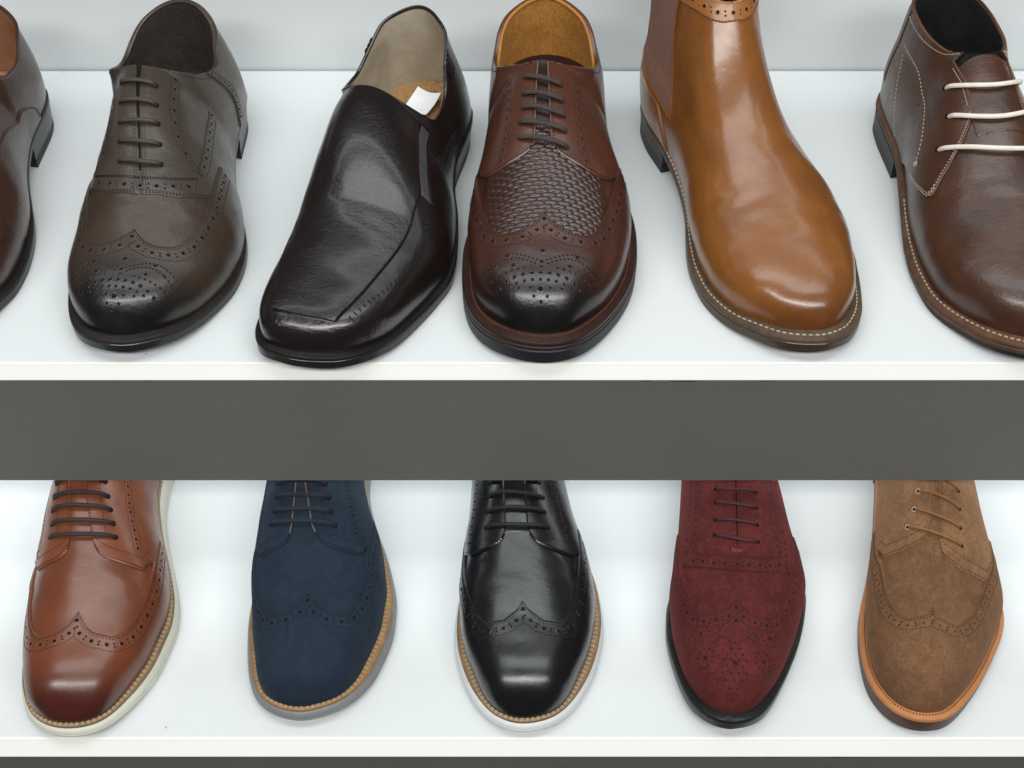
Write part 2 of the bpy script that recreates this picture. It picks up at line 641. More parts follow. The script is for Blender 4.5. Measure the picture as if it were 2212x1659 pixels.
def lining(la, root, mat, ymin, off=-2.6, name='lining', n=90):
    mb = MB()
    t = np.linspace(float(la.tof(ymin)), 1.0, n)
    t = np.unique(np.r_[t, la.tof(la.yth + np.array([0.0, 0.4, 1, 2, 4, 7, 11, 16]))])
    y = la.yof(t)
    u = np.linspace(0, 1, 36)
    for sg in (1, -1):
        ct = la.ctop(y, sg)
        C = sg * (ct[:, None] + (0.995 - ct[:, None]) * u[None, :])
        O = off + 2.2 * np.exp(-u * 14)[None, :] * (y[:, None] > la.yth)
        mb.grid(la.P(np.repeat(y[:, None], 36, 1), C, O), 0)
    o = mb.build(name, mat, root, merge=True)
    return o


def collar(la, root, mat, r=1.5, off=-0.6, name='collar_binding', drop=0.6, ystart=0.0, cmin=0.0):
    t = np.unique(np.r_[np.linspace(float(la.tof(la.yth + ystart)), 1, 90), la.tof(la.yth + ystart + np.array([0, 0.3, 0.8, 1.5, 2.5, 4, 6, 8, 11, 15]))])
    y = la.yof(t)
    y = y[la.ctop(y) >= cmin]
    A = la.P(y, np.clip(la.ctop(y, 1) + 0.004, 0, 1), off); B = la.P(y, -np.clip(la.ctop(y, -1) + 0.004, 0, 1), off)
    path = np.vstack([A, B[::-1][1:]])
    path[:, 2] -= drop
    path = resample(path, step=1.6)
    mb = MB(); mb.tube(path, r, 0, 8)
    return mb.build(name, mat, root)


def insole(la, root, mat, ymin, dz=5.0, label=None, stitch=None, inset=3.5):
    mb = MB()
    t = np.linspace(float(la.tof(ymin)), 0.985, 60); y = la.yof(t)
    u = np.linspace(-1, 1, 25)
    R = la.P(y, 0.93, -inset); Lf = la.P(y, -0.93, -inset)
    X = (Lf[:, None, 0] + (R[:, None, 0] - Lf[:, None, 0]) * (u[None, :] + 1) / 2)
    Z = la.zf(y)[:, None] + dz + 3.0 * (u[None, :] ** 4) + 0 * X
    P = np.stack([X, np.repeat(R[:, None, 1], 25, 1), Z], -1)
    mb.grid(P, 0, flip=True)
    if stitch:
        for r in stitch:
            q = []
            for a in np.linspace(-0.2, np.pi + 0.2, 60):
                yy = la.L - 62 + math.sin(a) * (50 - r); xx = math.cos(a) * (25 - r * 0.8)
                q.append((xx + float((la.xr(la.tof(yy)) + la.xl(la.tof(yy))) / 2), yy, float(la.zf(yy)) + dz + 0.4))
            q = resample(np.array(q), step=4.0)
            T = np.gradient(q, axis=0); T /= np.linalg.norm(T, axis=1)[:, None]
            Nn = np.tile([0, 0, 1.0], (len(q), 1)); B = np.cross(Nn, T)
            stitch_boxes(mb, q, T, B, Nn, 2.6, 0.9, 0.3, 1)
    return mb.build('insole', mat, root)


def sole_ring(la, d, z):
    P = la.offset(d)
    return np.column_stack([P, np.broadcast_to(z, (len(P),))])


def slab(mb, la, prof, mi=0, top=True, bottom=True):
    """prof: rings (offset from the sole outline, z array) top to bottom"""
    rings = [sole_ring(la, d, z) for d, z in prof]
    A = np.stack(rings, 0)
    n = A.shape[1]
    mb.grid(A, mi, close_j=True)

    def fill(R, flip):
        # lids: bands between mirrored points keep the toe spring
        y = R[:, 1]; it, ih = y.argmin(), y.argmax()
        k = (ih - it) % n
        a = np.roll(R, -it, 0)[:k + 1]; b = np.vstack([np.roll(R, -it, 0)[k:], R[it:it + 1]])[::-1]
        ys = la.L / 2 * (1 - np.cos(np.pi * np.linspace(0.002, 0.998, 120)))
        ys = np.clip(ys, y.min() + 0.01, y.max() - 0.01)

        def at(S):
            o = np.argsort(S[:, 1], kind='stable'); S = S[o]
            return np.stack([np.interp(ys, S[:, 1], S[:, 0]), ys, np.interp(ys, S[:, 1], S[:, 2])], 1)
        u = np.linspace(0, 1, 9)[None, :, None]
        G = at(a)[:, None] * (1 - u) + at(b)[:, None] * u
        mb.grid(G, mi, flip=flip)
    if top: fill(rings[0], True)
    if bottom: fill(rings[-1], False)
    return rings


def welt(la, root, mat, thick=3.0, stitch=None, back=None, inset=2.0, outset=0.0, dz=0.0, rib=None, width_in=None):
    """strip round the foot on which the stitching shows"""
    y = la.loop[:, 1]; z = la.zf(y) + dz
    m = la.mfun(y)
    mb = MB()
    slab_p = [(-m - inset, z + 0.3), (-m * 0.5, z + 0.2), (outset - 0.6, z), (outset, z - 0.7), (outset, z - thick + 0.6), (outset - 0.7, z - thick)]
    rings = [sole_ring(la, d, zz) for d, zz in slab_p]
    mb.grid(np.stack(rings, 0), 0, close_j=True)
    ymax = back or la.L
    if stitch:
        pos_, step, ln, wd = stitch
        loop = sole_ring(la, -m * pos_, z + 0.25)
        q = resample(np.vstack([loop, loop[:1]]), step=step)
        T = np.gradient(q, axis=0); T /= np.linalg.norm(T, axis=1)[:, None]
        Nn = np.tile([0, 0, 1.0], (len(q), 1)); B = np.cross(Nn, T)
        k = q[:, 1] < ymax
        stitch_boxes(mb, q[k], T[k], B[k], Nn[k], ln, wd, 0.45, 1)
    if rib:
        step, ln, wd = rib
        loop = sole_ring(la, -m * 0.62, z + 0.22)
        q = resample(np.vstack([loop, loop[:1]]), step=step)
        T = np.gradient(q, axis=0); T /= np.linalg.norm(T, axis=1)[:, None]
        Nn = np.tile([0, 0, 1.0], (len(q), 1)); B = np.cross(Nn, T)
        k = q[:, 1] < ymax
        stitch_boxes(mb, q[k], T[k], B[k], Nn[k], wd, ln, 0.55, 1)
    return mb.build('welt', mat, root)


def outsole(la, root, mat, z_off, thick_f, thick_w, grow=0.0, name='outsole', dips=0, mi=0):
    y = la.loop[:, 1]
    zt = la.zf(y) - z_off
    th = thick_f + (thick_w - thick_f) * sstep(y, 115, 185)
    zb = np.maximum(zt - th, 0.02)
    mb = MB()
    slab(mb, la, [(grow - 0.5, zt), (grow, zt - 0.5), (grow, zt - (zt - zb) * 0.5), (grow, zb + 0.8), (grow - 1.0, zb)])
    return mb.build(name, mat, root)


def heel(la, root, mats, z_off, breast, taper=1.5, lift=6, concave=3.0, grow=0.0, name='heel'):
    """stacked heel block under the back of the shoe with a rubber top piece"""
    P = la.offset(grow - 0.3)
    k = P[:, 1] > breast
    idx = np.where(k)[0]
    br = np.where(np.diff(idx) > 1)[0]
    if len(br):
        idx = np.r_[idx[br[0] + 1:], idx[:br[0] + 1]]
    arc = P[idx]
    if arc[0, 0] > arc[-1, 0]:
        arc = arc[::-1]
    a, b = arc[0], arc[-1]
    u = np.linspace(0, 1, 13)[1:-1]
    front = b[None] * (1 - u[:, None]) + a[None] * u[:, None]
    front[:, 1] += concave * np.sin(np.pi * u)
    loop = np.vstack([arc, front])
    cen = loop.mean(0)
    zt = la.zf(loop[:, 1]) - z_off + 0.4

    def ring(sc, z, dy=0.0):
        Q = cen + (loop - cen) * sc
        return np.column_stack([Q[:, 0], Q[:, 1] + dy, np.broadcast_to(z, (len(Q),))])
    mb = MB()
    tp = 1 - taper / 35.0
    A = np.stack([ring(1.0, zt), ring((1 + tp) / 2 - 0.004, (zt + lift) / 2), ring(tp, lift + 0.4), ring(tp - 0.012, lift)], 0)
    mb.grid(A, 0, close_j=True)
    B = np.stack([ring(tp, lift), ring(tp, 0.8), ring(tp - 0.03, 0.0)], 0)
    mb.grid(B, 1, close_j=True)
    n = len(loop)
    mb.add(np.vstack([B[-1], [[cen[0], cen[1], 0.0]]]), [(i, (i + 1) % n, n) for i in range(n)], 1)
    mb.add(np.vstack([A[0], [[cen[0], cen[1], float(zt.mean())]]]), [(i, (i + 1) % n, n) for i in range(n)], 0)
    return mb.build(name, mats, root, recalc=True)


def wing_curve(la, pts, n=181):
    """W-shaped front seam: pts are (s, y) from the ridge outwards on one side (mirrored), as y(c)"""
    f = tab(pts)
    sm = pts[-1][0]
    c = []; yy = []
    for sg in (-1, 1):
        s_ = np.linspace(0, sm, 120)
        y_ = f(s_)
        cc = la.cs(y_, sg * np.maximum(s_, 1e-6))
        keep = np.r_[True, np.diff(np.maximum.accumulate(np.abs(cc))) > 1e-5]
        cc, y2 = cc[keep], y_[keep]
        c.append(cc); yy.append(y2)
    cc = np.r_[c[0][::-1], c[1][1:]]; y2 = np.r_[yy[0][::-1], yy[1][1:]]

    def g(q):
        return np.interp(q, cc, y2)
    return g, cc, y2


def wing_cap(la, root, mats, pts, off=1.1, tail_off=1.3, band=11.0, big=1.5, small=0.72, pitch=10.8, medallion=None, stitch_mi=1, rows=True,
             outer=1.2, name='wing_cap', stch=True, hole_rows=True):
    g, cc, yy = wing_curve(la, pts)
    mb = MB()
    nj, ni = 181, 70
    u = edge_lin(nj, 0.004) * 2 - 1
    v = np.unique(np.r_[np.linspace(0.001, 1, ni), 0.992])
    Yw = g(u)
    T0, T1 = 0.003, la.tof(Yw)
    Y = la.yof(T0 + (T1[None, :] - T0) * v[:, None])
    C = np.repeat(u[None, :], len(v), 0)
    offf = lambda y, c: off + tail_off * sstep(y, 85, 115)
    skirt_patch(mb, la, Y, C, offf(Y, C), 0, edges='b')
    # edge curve inset for the stitch lines and the perforated band
    s_dense = np.linspace(0, pts[-1][0], 200); f = tab(pts)
    for sg in (-1, 1):
        E_ = np.stack([f(s_dense), sg * s_dense], 1)
        E_ = resample(E_, step=0.5)
        T = np.gradient(E_, axis=0); T /= np.linalg.norm(T, axis=1)[:, None]
        Nn = np.stack([T[:, 1], -T[:, 0]], 1)
        if Nn[len(Nn) // 3, 0] > 0:
            Nn = -Nn
        Nn[0] = [-1, 0]

        def inset(d):
            Q = E_ + Nn * d
            k = (Q[:, 1] * sg > -0.01)
            return Q[k]
        if stch:
            for d in ((outer, band) if rows else (outer,)):
                Q = inset(d)
                stitches(mb, la, Q[:, 0], la.cs(Q[:, 0], Q[:, 1]), offf(Q[:, 0], 0), stitch_mi, 2.3, 1.7, 0.7)
            Q = inset(outer + 1.3)
            stitches(mb, la, Q[:, 0], la.cs(Q[:, 0], Q[:, 1]), offf(Q[:, 0], 0), stitch_mi, 2.3, 1.7, 0.7)
        if hole_rows:
            Q = resample(inset((outer + 1.3 + band) / 2), step=pitch / 8)
            hs = []
            for i in range(0 if sg > 0 else 8, len(Q), 8):
                if i == 0:
                    hs.append((Q[0, 0] - 0.0, 0.001, big))
                else:
                    hs.append((Q[i, 0], Q[i, 1], big * random.uniform(0.92, 1.05)))
                j = i + 4
                if j < len(Q) - 1:
                    for e in (-1, 1):
                        nv = np.array([Q[j + 1, 1] - Q[j, 1], -(Q[j + 1, 0] - Q[j, 0])]); nv /= np.linalg.norm(nv) + 1e-9
                        hs.append((Q[j, 0] + nv[0] * e * 1.15, Q[j, 1] + nv[1] * e * 1.15, small))
            holes(mb, la, hs, offf, 0, 2)
    if medallion:
        holes(mb, la, medallion, off, 0, 2)
    return mb.build(name, mats, root)


def quarter(la, root, mats, sg, gap, yf, off=1.4, yback=None, extra=None, edge_rows=(1.4,), name='quarter', fstitch=(1.4,), top_rows=(2.0,),
            ni=150, nj=60, raw=None, rawk=0.02):
    """side piece: facing edge (gap mm from the ridge) at the top, front edge yf(k), topline behind the throat"""
    mb = MB()
    k = edge_lin(nj, 0.012)
    v = np.unique(np.r_[0, 0.006, np.linspace(0, 1, ni)[1:-1], 1])
    t1 = 1.0

    def clim(y):
        y = np.asarray(y, float)
        g = np.abs(la.cs(np.minimum(y, la.yth + 3), sg * np.asarray(gap(y), float)))
        a = la.ctop(y)
        return np.maximum(np.where(y < la.yth + 3, g, 0), a)
    Tf = la.tof(yf(k))
    T = Tf[None, :] + (t1 - Tf[None, :]) * v[:, None]
    # cluster rows at the throat
    Y = la.yof(T)
    lim = clim(Y)
    C = sg * (lim + (1 - lim) * k[None, :])
    if sg < 0:
        skirt_patch(mb, la, Y, C, off, 0, edges='tl')
    else:
        skirt_patch(mb, la, Y[:, ::-1], C[:, ::-1], off, 0, edges='tr')
    # stitch lines
    for d in fstitch:          # along the front edge and up the facing
        kk = np.linspace(0.03, 0.62, 90)
        yy = yf(kk) + d
        lm = clim(yy)
        stitches(mb, la, yy, sg * (lm + (1 - lm) * kk), off, 1, 2.3, 1.7, 0.7)
    for d in edge_rows:
        yy = np.linspace(float(yf(np.array(0.0))) + 2, la.yth - 1, 120)
        cc = la.cs(yy, sg * (gap(yy) + d))
        stitches(mb, la, yy, cc, off, 1, 2.3, 1.7, 0.7)
    for d in top_rows:         # below the topline
        yy = np.linspace(la.yth + 4, la.L - 6, 160)
        lm = clim(yy)
        girth = 75.0
        stitches(mb, la, yy, sg * np.clip(lm + d / girth, 0, 0.98), off, 1, 2.3, 1.7, 0.7)
    if extra:
        extra(mb, la, sg, off)
    o = mb.build(name, mats, root)
    if raw:                     # pale cut edge of the leather along the facing and the front
        kk = np.linspace(rawk, 0, 30)
        yy = np.r_[yf(kk), np.linspace(float(yf(np.array(0.0))), la.yth + 1, 70)[1:]]
        lm = clim(yy); k2 = np.r_[kk, np.zeros(69)]
        P = la.P(yy, sg * (lm + (1 - lm) * k2), off * 0.7)
        m2 = MB(); m2.tube(resample(P, step=1.0), 0.6, 0, 6)
        m2.build('cut_edge', raw, o)
    return o


def tongue(la, root, mat, y0, y1, half=19, off=0.5, top_lift=3.0):
    mb = MB()
    v = edge_lin(50, 0.01); u = edge_lin(31, 0.02) * 2 - 1
    y = y0 + (y1 - y0) * v
    hw = half * (1 - 0.25 * (1 - v)) * np.sqrt(np.clip(1 - np.clip((v - 0.9) / 0.1, 0, 1) ** 2 * 0.35, 0, 1))
    Y = np.repeat(y[:, None], len(u), 1) - 2.5 * (u[None, :] ** 2) * v[:, None]
    S = hw[:, None] * u[None, :]
    C = la.cs(Y, S)
    O = off + top_lift * 0.0 * v[:, None] + 0 * Y
    skirt_patch(mb, la, Y, C, O, 0, under=-1.2)
    return mb.build('tongue', mat, root)


def shoelace(la, root, mat, rows, r=1.5, off=2.0, sag=0.6, name='shoelace', flat=0.85, bury=1.3, drop=2.0):
    """rows: (y_left, s_left, y_right, s_right)"""
    mb = MB()
    for (ya, sa, yb, sb) in rows:
        u = np.linspace(0, 1, 34)
        bow = random.uniform(-0.8, 0.8) - drop
        y = ya + (yb - ya) * u + bow * np.sin(np.pi * u) + random.uniform(-0.4, 0.4) * np.sin(2 * np.pi * u)
        s_ = sa + (sb - sa) * u
        # take the straight pull between the eyelets, never under the leather
        P = la.P(y, la.cs(y, s_), 0)
        ends = np.minimum(u, 1 - u)
        h = off + r * 0.9 - (off * 0.2 + r + bury) * np.exp(-(ends / 0.035) ** 1.6) + sag * np.sin(np.pi * u)
        n = la.nrm(y, la.cs(y, s_))
        P = P + n * h[:, None]
        for k_ in range(2):
            P[1:-1] = P[1:-1] * 0.5 + (P[:-2] + P[2:]) * 0.25
        Q = resample(P, step=0.7)
        for e_ in (0, -1):
            c_ = float(la.cs(y[e_], s_[e_])); n_ = la.nrm(y[e_], c_); p_ = la.P(y[e_], c_, off * 0.8 + 0.12)
            t_ = np.cross(n_, [1, 0, 0]); t_ /= np.linalg.norm(t_); b_ = np.cross(n_, t_)
            an = np.linspace(0, 2 * np.pi, 14, endpoint=False)
            mb.add(np.vstack([p_ + r * 1.3 * (np.cos(an)[:, None] * t_ + np.sin(an)[:, None] * b_), [p_]]), [(i_, (i_ + 1) % 14, 14) for i_ in range(14)], 1)
        mb.tube(Q, r, 0, 9, flat=flat, up=np.stack([np.interp(np.linspace(0, 1, len(Q)), u, n[:, i]) for i in range(3)], 1))
    return mb.build(name, [mat, M['dark']], root)


def eyelets(la, root, mat, pts, off, r=1.6, name='eyelet', solid=False):
    a = np.linspace(0, 2 * np.pi, 20, endpoint=False)
    for (y, s_) in pts:
        c = float(la.cs(y, s_)); p = la.P(y, c, off); n = la.nrm(y, c)
        t = np.cross(n, [1, 0, 0]); t /= np.linalg.norm(t); b = np.cross(n, t)
        ring = lambda rr, h: p + rr * (np.cos(a)[:, None] * t + np.sin(a)[:, None] * b) + n * h
        mb = MB()
        mb.grid(np.stack([ring(r * 1.5, -0.1), ring(r * 1.35, 0.35), ring(r * 1.05, 0.4), ring(r * 0.85, 0.0)], 0), 0, close_j=True, flip=True)
        mb.add(np.vstack([ring(r * 0.9, 0.06), [p + n * 0.06]]), [(i, (i + 1) % 20, 20) for i in range(20)], 1)
        mb.build(name, mat, root)

# ------------------------------------------------------------------ the two shelves


def rounded_box(mb, lo, hi, r=0.6, mi=0):
    mb.box(lo, hi, mi)


def shelf(label, ox, oy, oz, fas_h, back_h, edge_t, label_f, slope=0.0):
    root = thing('display_shelf', label, 'shelf', (ox, oy, oz))
    X = 950
    mb = MB(); mb.box((-X, 2.2, -edge_t + 0.05), (X, 364.7, 0)); mb.build('shelf_board', M['shelf'], root, smooth=False)
    mb = MB()
    # rounded front strip
    pr = [(2.2, 0.25), (0.8, 0.25), (0.2, 0.0), (0.0, -0.6), (-slope, -edge_t + 0.6), (0.2 - slope, -edge_t + 0.1), (0.8 - slope, -edge_t - 0.2), (2.2, -edge_t - 0.2)]
    P = np.array([[(x, y, z) for (y, z) in pr] for x in np.linspace(-X, X, 3)])
    mb.grid(P, 0, close_j=True)
    mb.build('front_edge', M['edge'], root, recalc=True, smooth=False)
    mb = MB()
    zt, zb = -edge_t - 1.3, -edge_t - 1.3 - fas_h
    pr = [(20, zt), (2.0 - slope, zt), (1.5 - slope, zt - 0.5), (1.5 - slope, zb + 0.5), (2.0 - slope, zb), (20, zb)]
    P = np.array([[(x, y, z) for (y, z) in pr] for x in np.linspace(-X, X, 3)])
    mb.grid(P, 0, close_j=True)
    # small chips and scuffs on the edge of the laminate
    for (cx_, w, h, dz) in SCUFFS.get(label_f, ()):
        n = 14
        xs = cx_ + np.linspace(-w / 2, w / 2, n)
        up = zt - 0.2 + dz + np.random.default_rng(int(abs(cx_))).uniform(-0.2, 0.2, n)
        dn = up - h * np.sin(np.linspace(0.15, np.pi - 0.15, n)) * np.random.default_rng(int(abs(cx_)) + 1).uniform(0.5, 1, n)
        V = [(x, 1.42 - slope, z) for x, z in zip(xs, up)] + [(x, 1.42 - slope, z) for x, z in zip(xs, dn)]
        mb.add(V, [(i, i + n, i + n + 1, i + 1) for i in range(n - 1)], 1)
    mb.build('fascia_panel', [M['fascia'], M['grime']], root, sharp=30, recalc=False)
    mb = MB(); mb.box((-X, 2.5 - slope, -edge_t - 1.25), (X, 19, -edge_t - 0.01)); mb.build('shadow_gap_strip', M['dark'], root, smooth=False)  # dark colour stands in for the shade between front edge and fascia
    mb = MB(); mb.box((-X, 364.75, -edge_t + 0.1), (X, 366.75, -4)); mb.build('gap_light_stop', M['dark'], root, smooth=False)  # added dark strip: stops light leaking up the gap and darkens the seam
    mb = MB(); mb.box((-X, 366.8, -edge_t), (X, 384, back_h)); mb.build('back_panel', M['backwall'], root, smooth=False)
    return root


SCUFFS = {'u': [(118, 22, 1.4, -0.2), (92, 9, 0.9, 0), (175, 16, 0.8, 0), (-250, 8, 0.6, 0)],
          'l': [(166, 20, 2.2, 0.4), (190, 26, 1.2, -0.5), (240, 30, 1.0, -1.4), (-60, 10, 0.8, 0), (-300, 14, 0.7, 0)]}
shelf('white upper display shelf with a wide grey fascia, carrying the top row of shoes', 0, 0, UZ, 104.6, 120, 10.7, 'u', 5.0)
shelf('white lower display shelf along the bottom, carrying navy, black and burgundy lace up shoes', 0, LY, LZ, 200, 212.5, 11, 'l', 7.5)

# ------------------------------------------------------------------ shoes


def place(name, label, x, y, low, rot, group=None):
    """toe tip at (x, y) mm on its shelf, the heel swung to the right by rot degrees"""
    return thing(name, label, 'boot' if 'boot' in name else 'shoe', (x * MM, y * MM, LZ if low else UZ), -math.radians(rot), group)


UP = 'shoes and boots on the upper shelf'
LOW = 'shoes on the lower shelf'


def mirrored(rows, g):
    return [(y, -s_, y, s_) for y, s_ in rows]


def circle_of_holes(cy, cs_, r, n, rad=0.5, mid=None):
    out = [(cy + r * math.sin(a), cs_ + r * math.cos(a), rad) for a in np.linspace(0, 2 * math.pi, n, endpoint=False)]
    if mid:
        out.append((cy, cs_, mid))
    return out


def medallion_curls(yc, sx=1.0):
    H = []
    for s_ in np.linspace(-26, 26, 11):                       # bold row over the toe crest
        H.append((yc + 5 - 0.008 * s_ * s_, s_ * sx, 0.95))
    for s_ in np.linspace(-19, 19, 9):
        H.append((yc + 0.5 - 0.006 * s_ * s_, s_ * sx, 0.75))
    for s_, dy, r in [(0, -5, 1.5), (-6, -4, .8), (6, -4, .8), (-4, -8.5, .7), (4, -8.5, .7), (0, -11, .8), (-13, -3.5, .7), (13, -3.5, .7)]:
        H.append((yc + dy, s_ * sx, r))
    for sg in (-1, 1):                                          # scrolls behind it
        for k in range(15):
            u = k / 14
            H.append((yc + 12 + 5.5 * math.sin(u * math.pi * 1.1), sg * (4 + 33 * u) * sx, 0.55))
            H.append((yc + 17 + 4.5 * math.sin(u * math.pi * 1.2 - 0.5), sg * (3 + 34 * u) * sx, 0.55))
        for k in range(7):
            u = k / 6
            H.append((yc + 9 - 3 * u, sg * (10 + 22 * u) * sx, 0.6))
        H += [(yc + 11.5, sg * 17 * sx, 1.05), (yc + 20, sg * 21 * sx, 1.05), (yc + 14.5, sg * 29 * sx, 0.9)]
    H += [(yc + 22, 0.01, 1.2), (yc + 13, 0.01, 1.0), (yc + 9.5, 0.01, 0.7)]
    return [(a_, b_, c_ * 1.28) for a_, b_, c_ in H]


def medallion_diamond(yc):
    H = []
    for k, row in enumerate([1, 2, 3, 4, 3, 4, 3, 2, 1]):
        for i in range(row):
            H.append((yc - 17 + 4.1 * k, (i - (row - 1) / 2) * 5.4 + 0.01, 0.62))
    H += [(yc + 1.5, 0.01, 1.4)]
    for sg in (-1, 1):
        H += circle_of_holes(yc + 6, sg * 21, 6.4, 11, 0.6, 1.15)
        H += circle_of_holes(yc + 25, sg * 25, 6.0, 10, 0.55, 1.1)
        for k in range(9):
            u = k / 8
            H.append((yc + 22 + 14 * u, sg * (15 - 13 * u), 0.45))
            H.append((yc + 16 + 5 * math.sin(u * 3.1), sg * (3 + 12 * u), 0.5))
    H += [(yc + 33, 0.01, 1.1)]
    return [(a_, b_, c_ * 1.45) for a_, b_, c_ in H]


# --- dark brown brogue oxford, second from the left
def shoe_brogue_oxford():
    root = place('oxford_shoe', 'brown leather brogue oxford with blackened toe and dark lining, left of the loafer',
                 -268, 1, False, 6, UP)
    la = Last([(1, 8), (9, 24), (19, 36), (36, 47), (61, 57), (81, 62), (101, 63), (124, 60), (150, 51), (185, 38), (215, 31), (245, 28), (285, 23), (302, 11)],
              [(1, -8), (6, -23), (16, -34), (32, -43), (47, -49), (64, -54), (82, -56), (110, -56), (145, -51), (185, -48), (220, -48), (250, -49), (285, -45), (302, -34)],
              312, 5, heelx=-12, rc=[(0, 0), (70, -2), (103, -6), (123, -11), (190, -26), (235, -35), (270, -32), (312, -27)], yth=204)
    lea = leather('brown brogue leather', (0.052, 0.034, 0.023), (0.034, 0.019, 0.012), ((0.007, 0.0065, 0.007), 14, 62), rough=0.36, coat=0.2)
    lea2 = leather('grey brown facing leather', (0.058, 0.044, 0.034), (0.040, 0.026, 0.019), rough=0.36, coat=0.15)
    thr = plain('brown thread', (0.03, 0.02, 0.016), 0.8)
    base_upper(la, root, 'vamp', lea, 200).build('vamp', [lea, thr, M['dark']], root, merge=True)
    wp = [(0, 73), (5, 68), (10, 64), (18, 61.5), (27, 63.5), (35, 72), (43, 92), (52, 120), (60, 142), (68, 160)]
    wing_cap(la, root, [lea, thr, M['dark']], wp, medallion=medallion_curls(25))
    yf = pchip([0, 0.27, 0.4, 0.64, 1], [100, 103.5, 110, 124, 150])

    def extra(mb, la, sg, off):
        hs = []
        bandy = lambda q, d: d + 0.0087 * np.asarray(q, float) ** 2
        for i, s_ in enumerate(np.arange(0.01 if sg > 0 else 11.5, 42, 11.5)):
            hs.append((float(bandy(s_, 106)), sg * s_, 1.65))
        for i, s_ in enumerate(np.arange(5.75, 42, 11.5)):
            for e in (-1.6, 1.6):
                hs.append((float(bandy(s_, 106)) + e, sg * s_, 0.75))
        dec = pchip([131, 147, 158, 181, 208], [43, 29, 25, 24, 25.5])
        qb = pchip([124, 143, 174, 208, 240], [42, 50, 60, 66, 68])
        for i, y in enumerate(np.linspace(133, 206, 15)):                # curved rows down the facing
            for f_, o_ in ((dec, 3.0), (qb, 0)):
                s_ = float(f_(y)) + o_
                if i % 2 == 0:
                    hs.append((y, sg * s_, 1.4))
                else:
                    hs.append((y, sg * (s_ + 1.5), .65)); hs.append((y, sg * (s_ - 1.5), .65))
        holes(mb, la, hs, off, 0, 2)
        y = np.linspace(133, 207, 90)
        for f_, ds in ((dec, (-0.6, 6.8)), (qb, (-4.2, -3.0, 4.2))):
            for d in ds:
                stitches(mb, la, y, la.cs(y, sg * (f_(y) + d)), off, 1, 2.2, 1.6, .65)
        s_ = np.linspace(0.5, 44, 60)
        for yy in (111.6, 112.7):
            yq = bandy(s_, yy)
            stitches(mb, la, yq, la.cs(yq, sg * s_), off, 2, 1.9, 1.5, .8)
    for sg in (-1, 1):
        quarter(la, root, [lea2, thr, M['dark']], sg, lambda y: 0.7 + 0.02 * np.maximum(np.asarray(y, float) - 150, 0), yf, 1.2, extra=extra, edge_rows=(1.6, 3.2), fstitch=(1.2, 2.2))
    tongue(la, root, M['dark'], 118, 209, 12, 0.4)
    # heel counter with a pinked and punched edge
    mb = MB()
    for sg in (-1, 1):
        yb = lambda k: 232 + 16 * np.sin(k * 2.6)
        k = edge_lin(40, 0.02); v = edge_lin(40, 0.01)
        T = la.tof(yb(k))[None, :] + (1 - la.tof(yb(k)))[None, :] * v[:, None]
        Y = la.yof(T); lim = la.ctop(Y)
        C = sg * (lim + (1 - lim) * k[None, :])
        if sg < 0:
            skirt_patch(mb, la, Y, C, 2.4, 0, edges='tl')
        else:
            skirt_patch(mb, la, Y[:, ::-1], C[:, ::-1], 2.4, 0, edges='tr')
        hs = []
        for i, kk in enumerate(np.linspace(0.06, 0.9, 17)):
            y = float(yb(kk)) + 4.5; c = sg * float(la.ctop(y) + (1 - la.ctop(y)) * kk)
            # convert to an arc distance for the hole helper
            A = la._al[0 if sg > 0 else 1]; ti = int(float(la.tof(y)) * 160)
            hs.append((y, sg * float(np.interp(abs(c), la._cs, A[ti])), 1.1 if i % 2 == 0 else 0.6))
        holes(mb, la, hs, 2.4, 0, 2)
        kk = np.linspace(0.02, 0.98, 60)
        for d in (1.2, 8.5):
            y = yb(kk) + d; lm = la.ctop(y)
            stitches(mb, la, y, sg * (lm + (1 - lm) * kk), 2.4, 1, 2.2, 1.5, .6)
    mb.build('heel_counter', [lea, thr, M['dark']], root)
    lin = suede('dark brown lining', (0.030, 0.024, 0.022), (0.05, 0.04, 0.036), 0.3)
    lining(la, root, lin, 150); insole(la, root, lin, 150); collar(la, root, lea, 1.3)
    lace = plain('brown waxed lace', (0.062, 0.046, 0.035), 0.6, 0.35, 300, bmp=0.5, bscale=900)
    shoelace(la, root, lace, [(126, -14.5, 124.5, 14.5), (141, -14, 140, 14), (156, -13.5, 155.5, 13.5), (172.5, -13.5, 170.5, 13), (190, -13.5, 187, 12.5)], 1.75, 2.0, 1.0)
    edge = plain('dark brown welt', (0.020, 0.015, 0.013), 0.5, 0.4, coat=0.1)
    welt(la, root, [edge, thr], 3, (0.42, 2.4, 1.6, 0.8), 220)
    outsole(la, root, M['black_sole'], 3.0, 7.0, 4.5, -0.2)
    heel(la, root, [M['black_sole'], M['black_rubber']], 7.2, 236)


shoe_brogue_oxford()


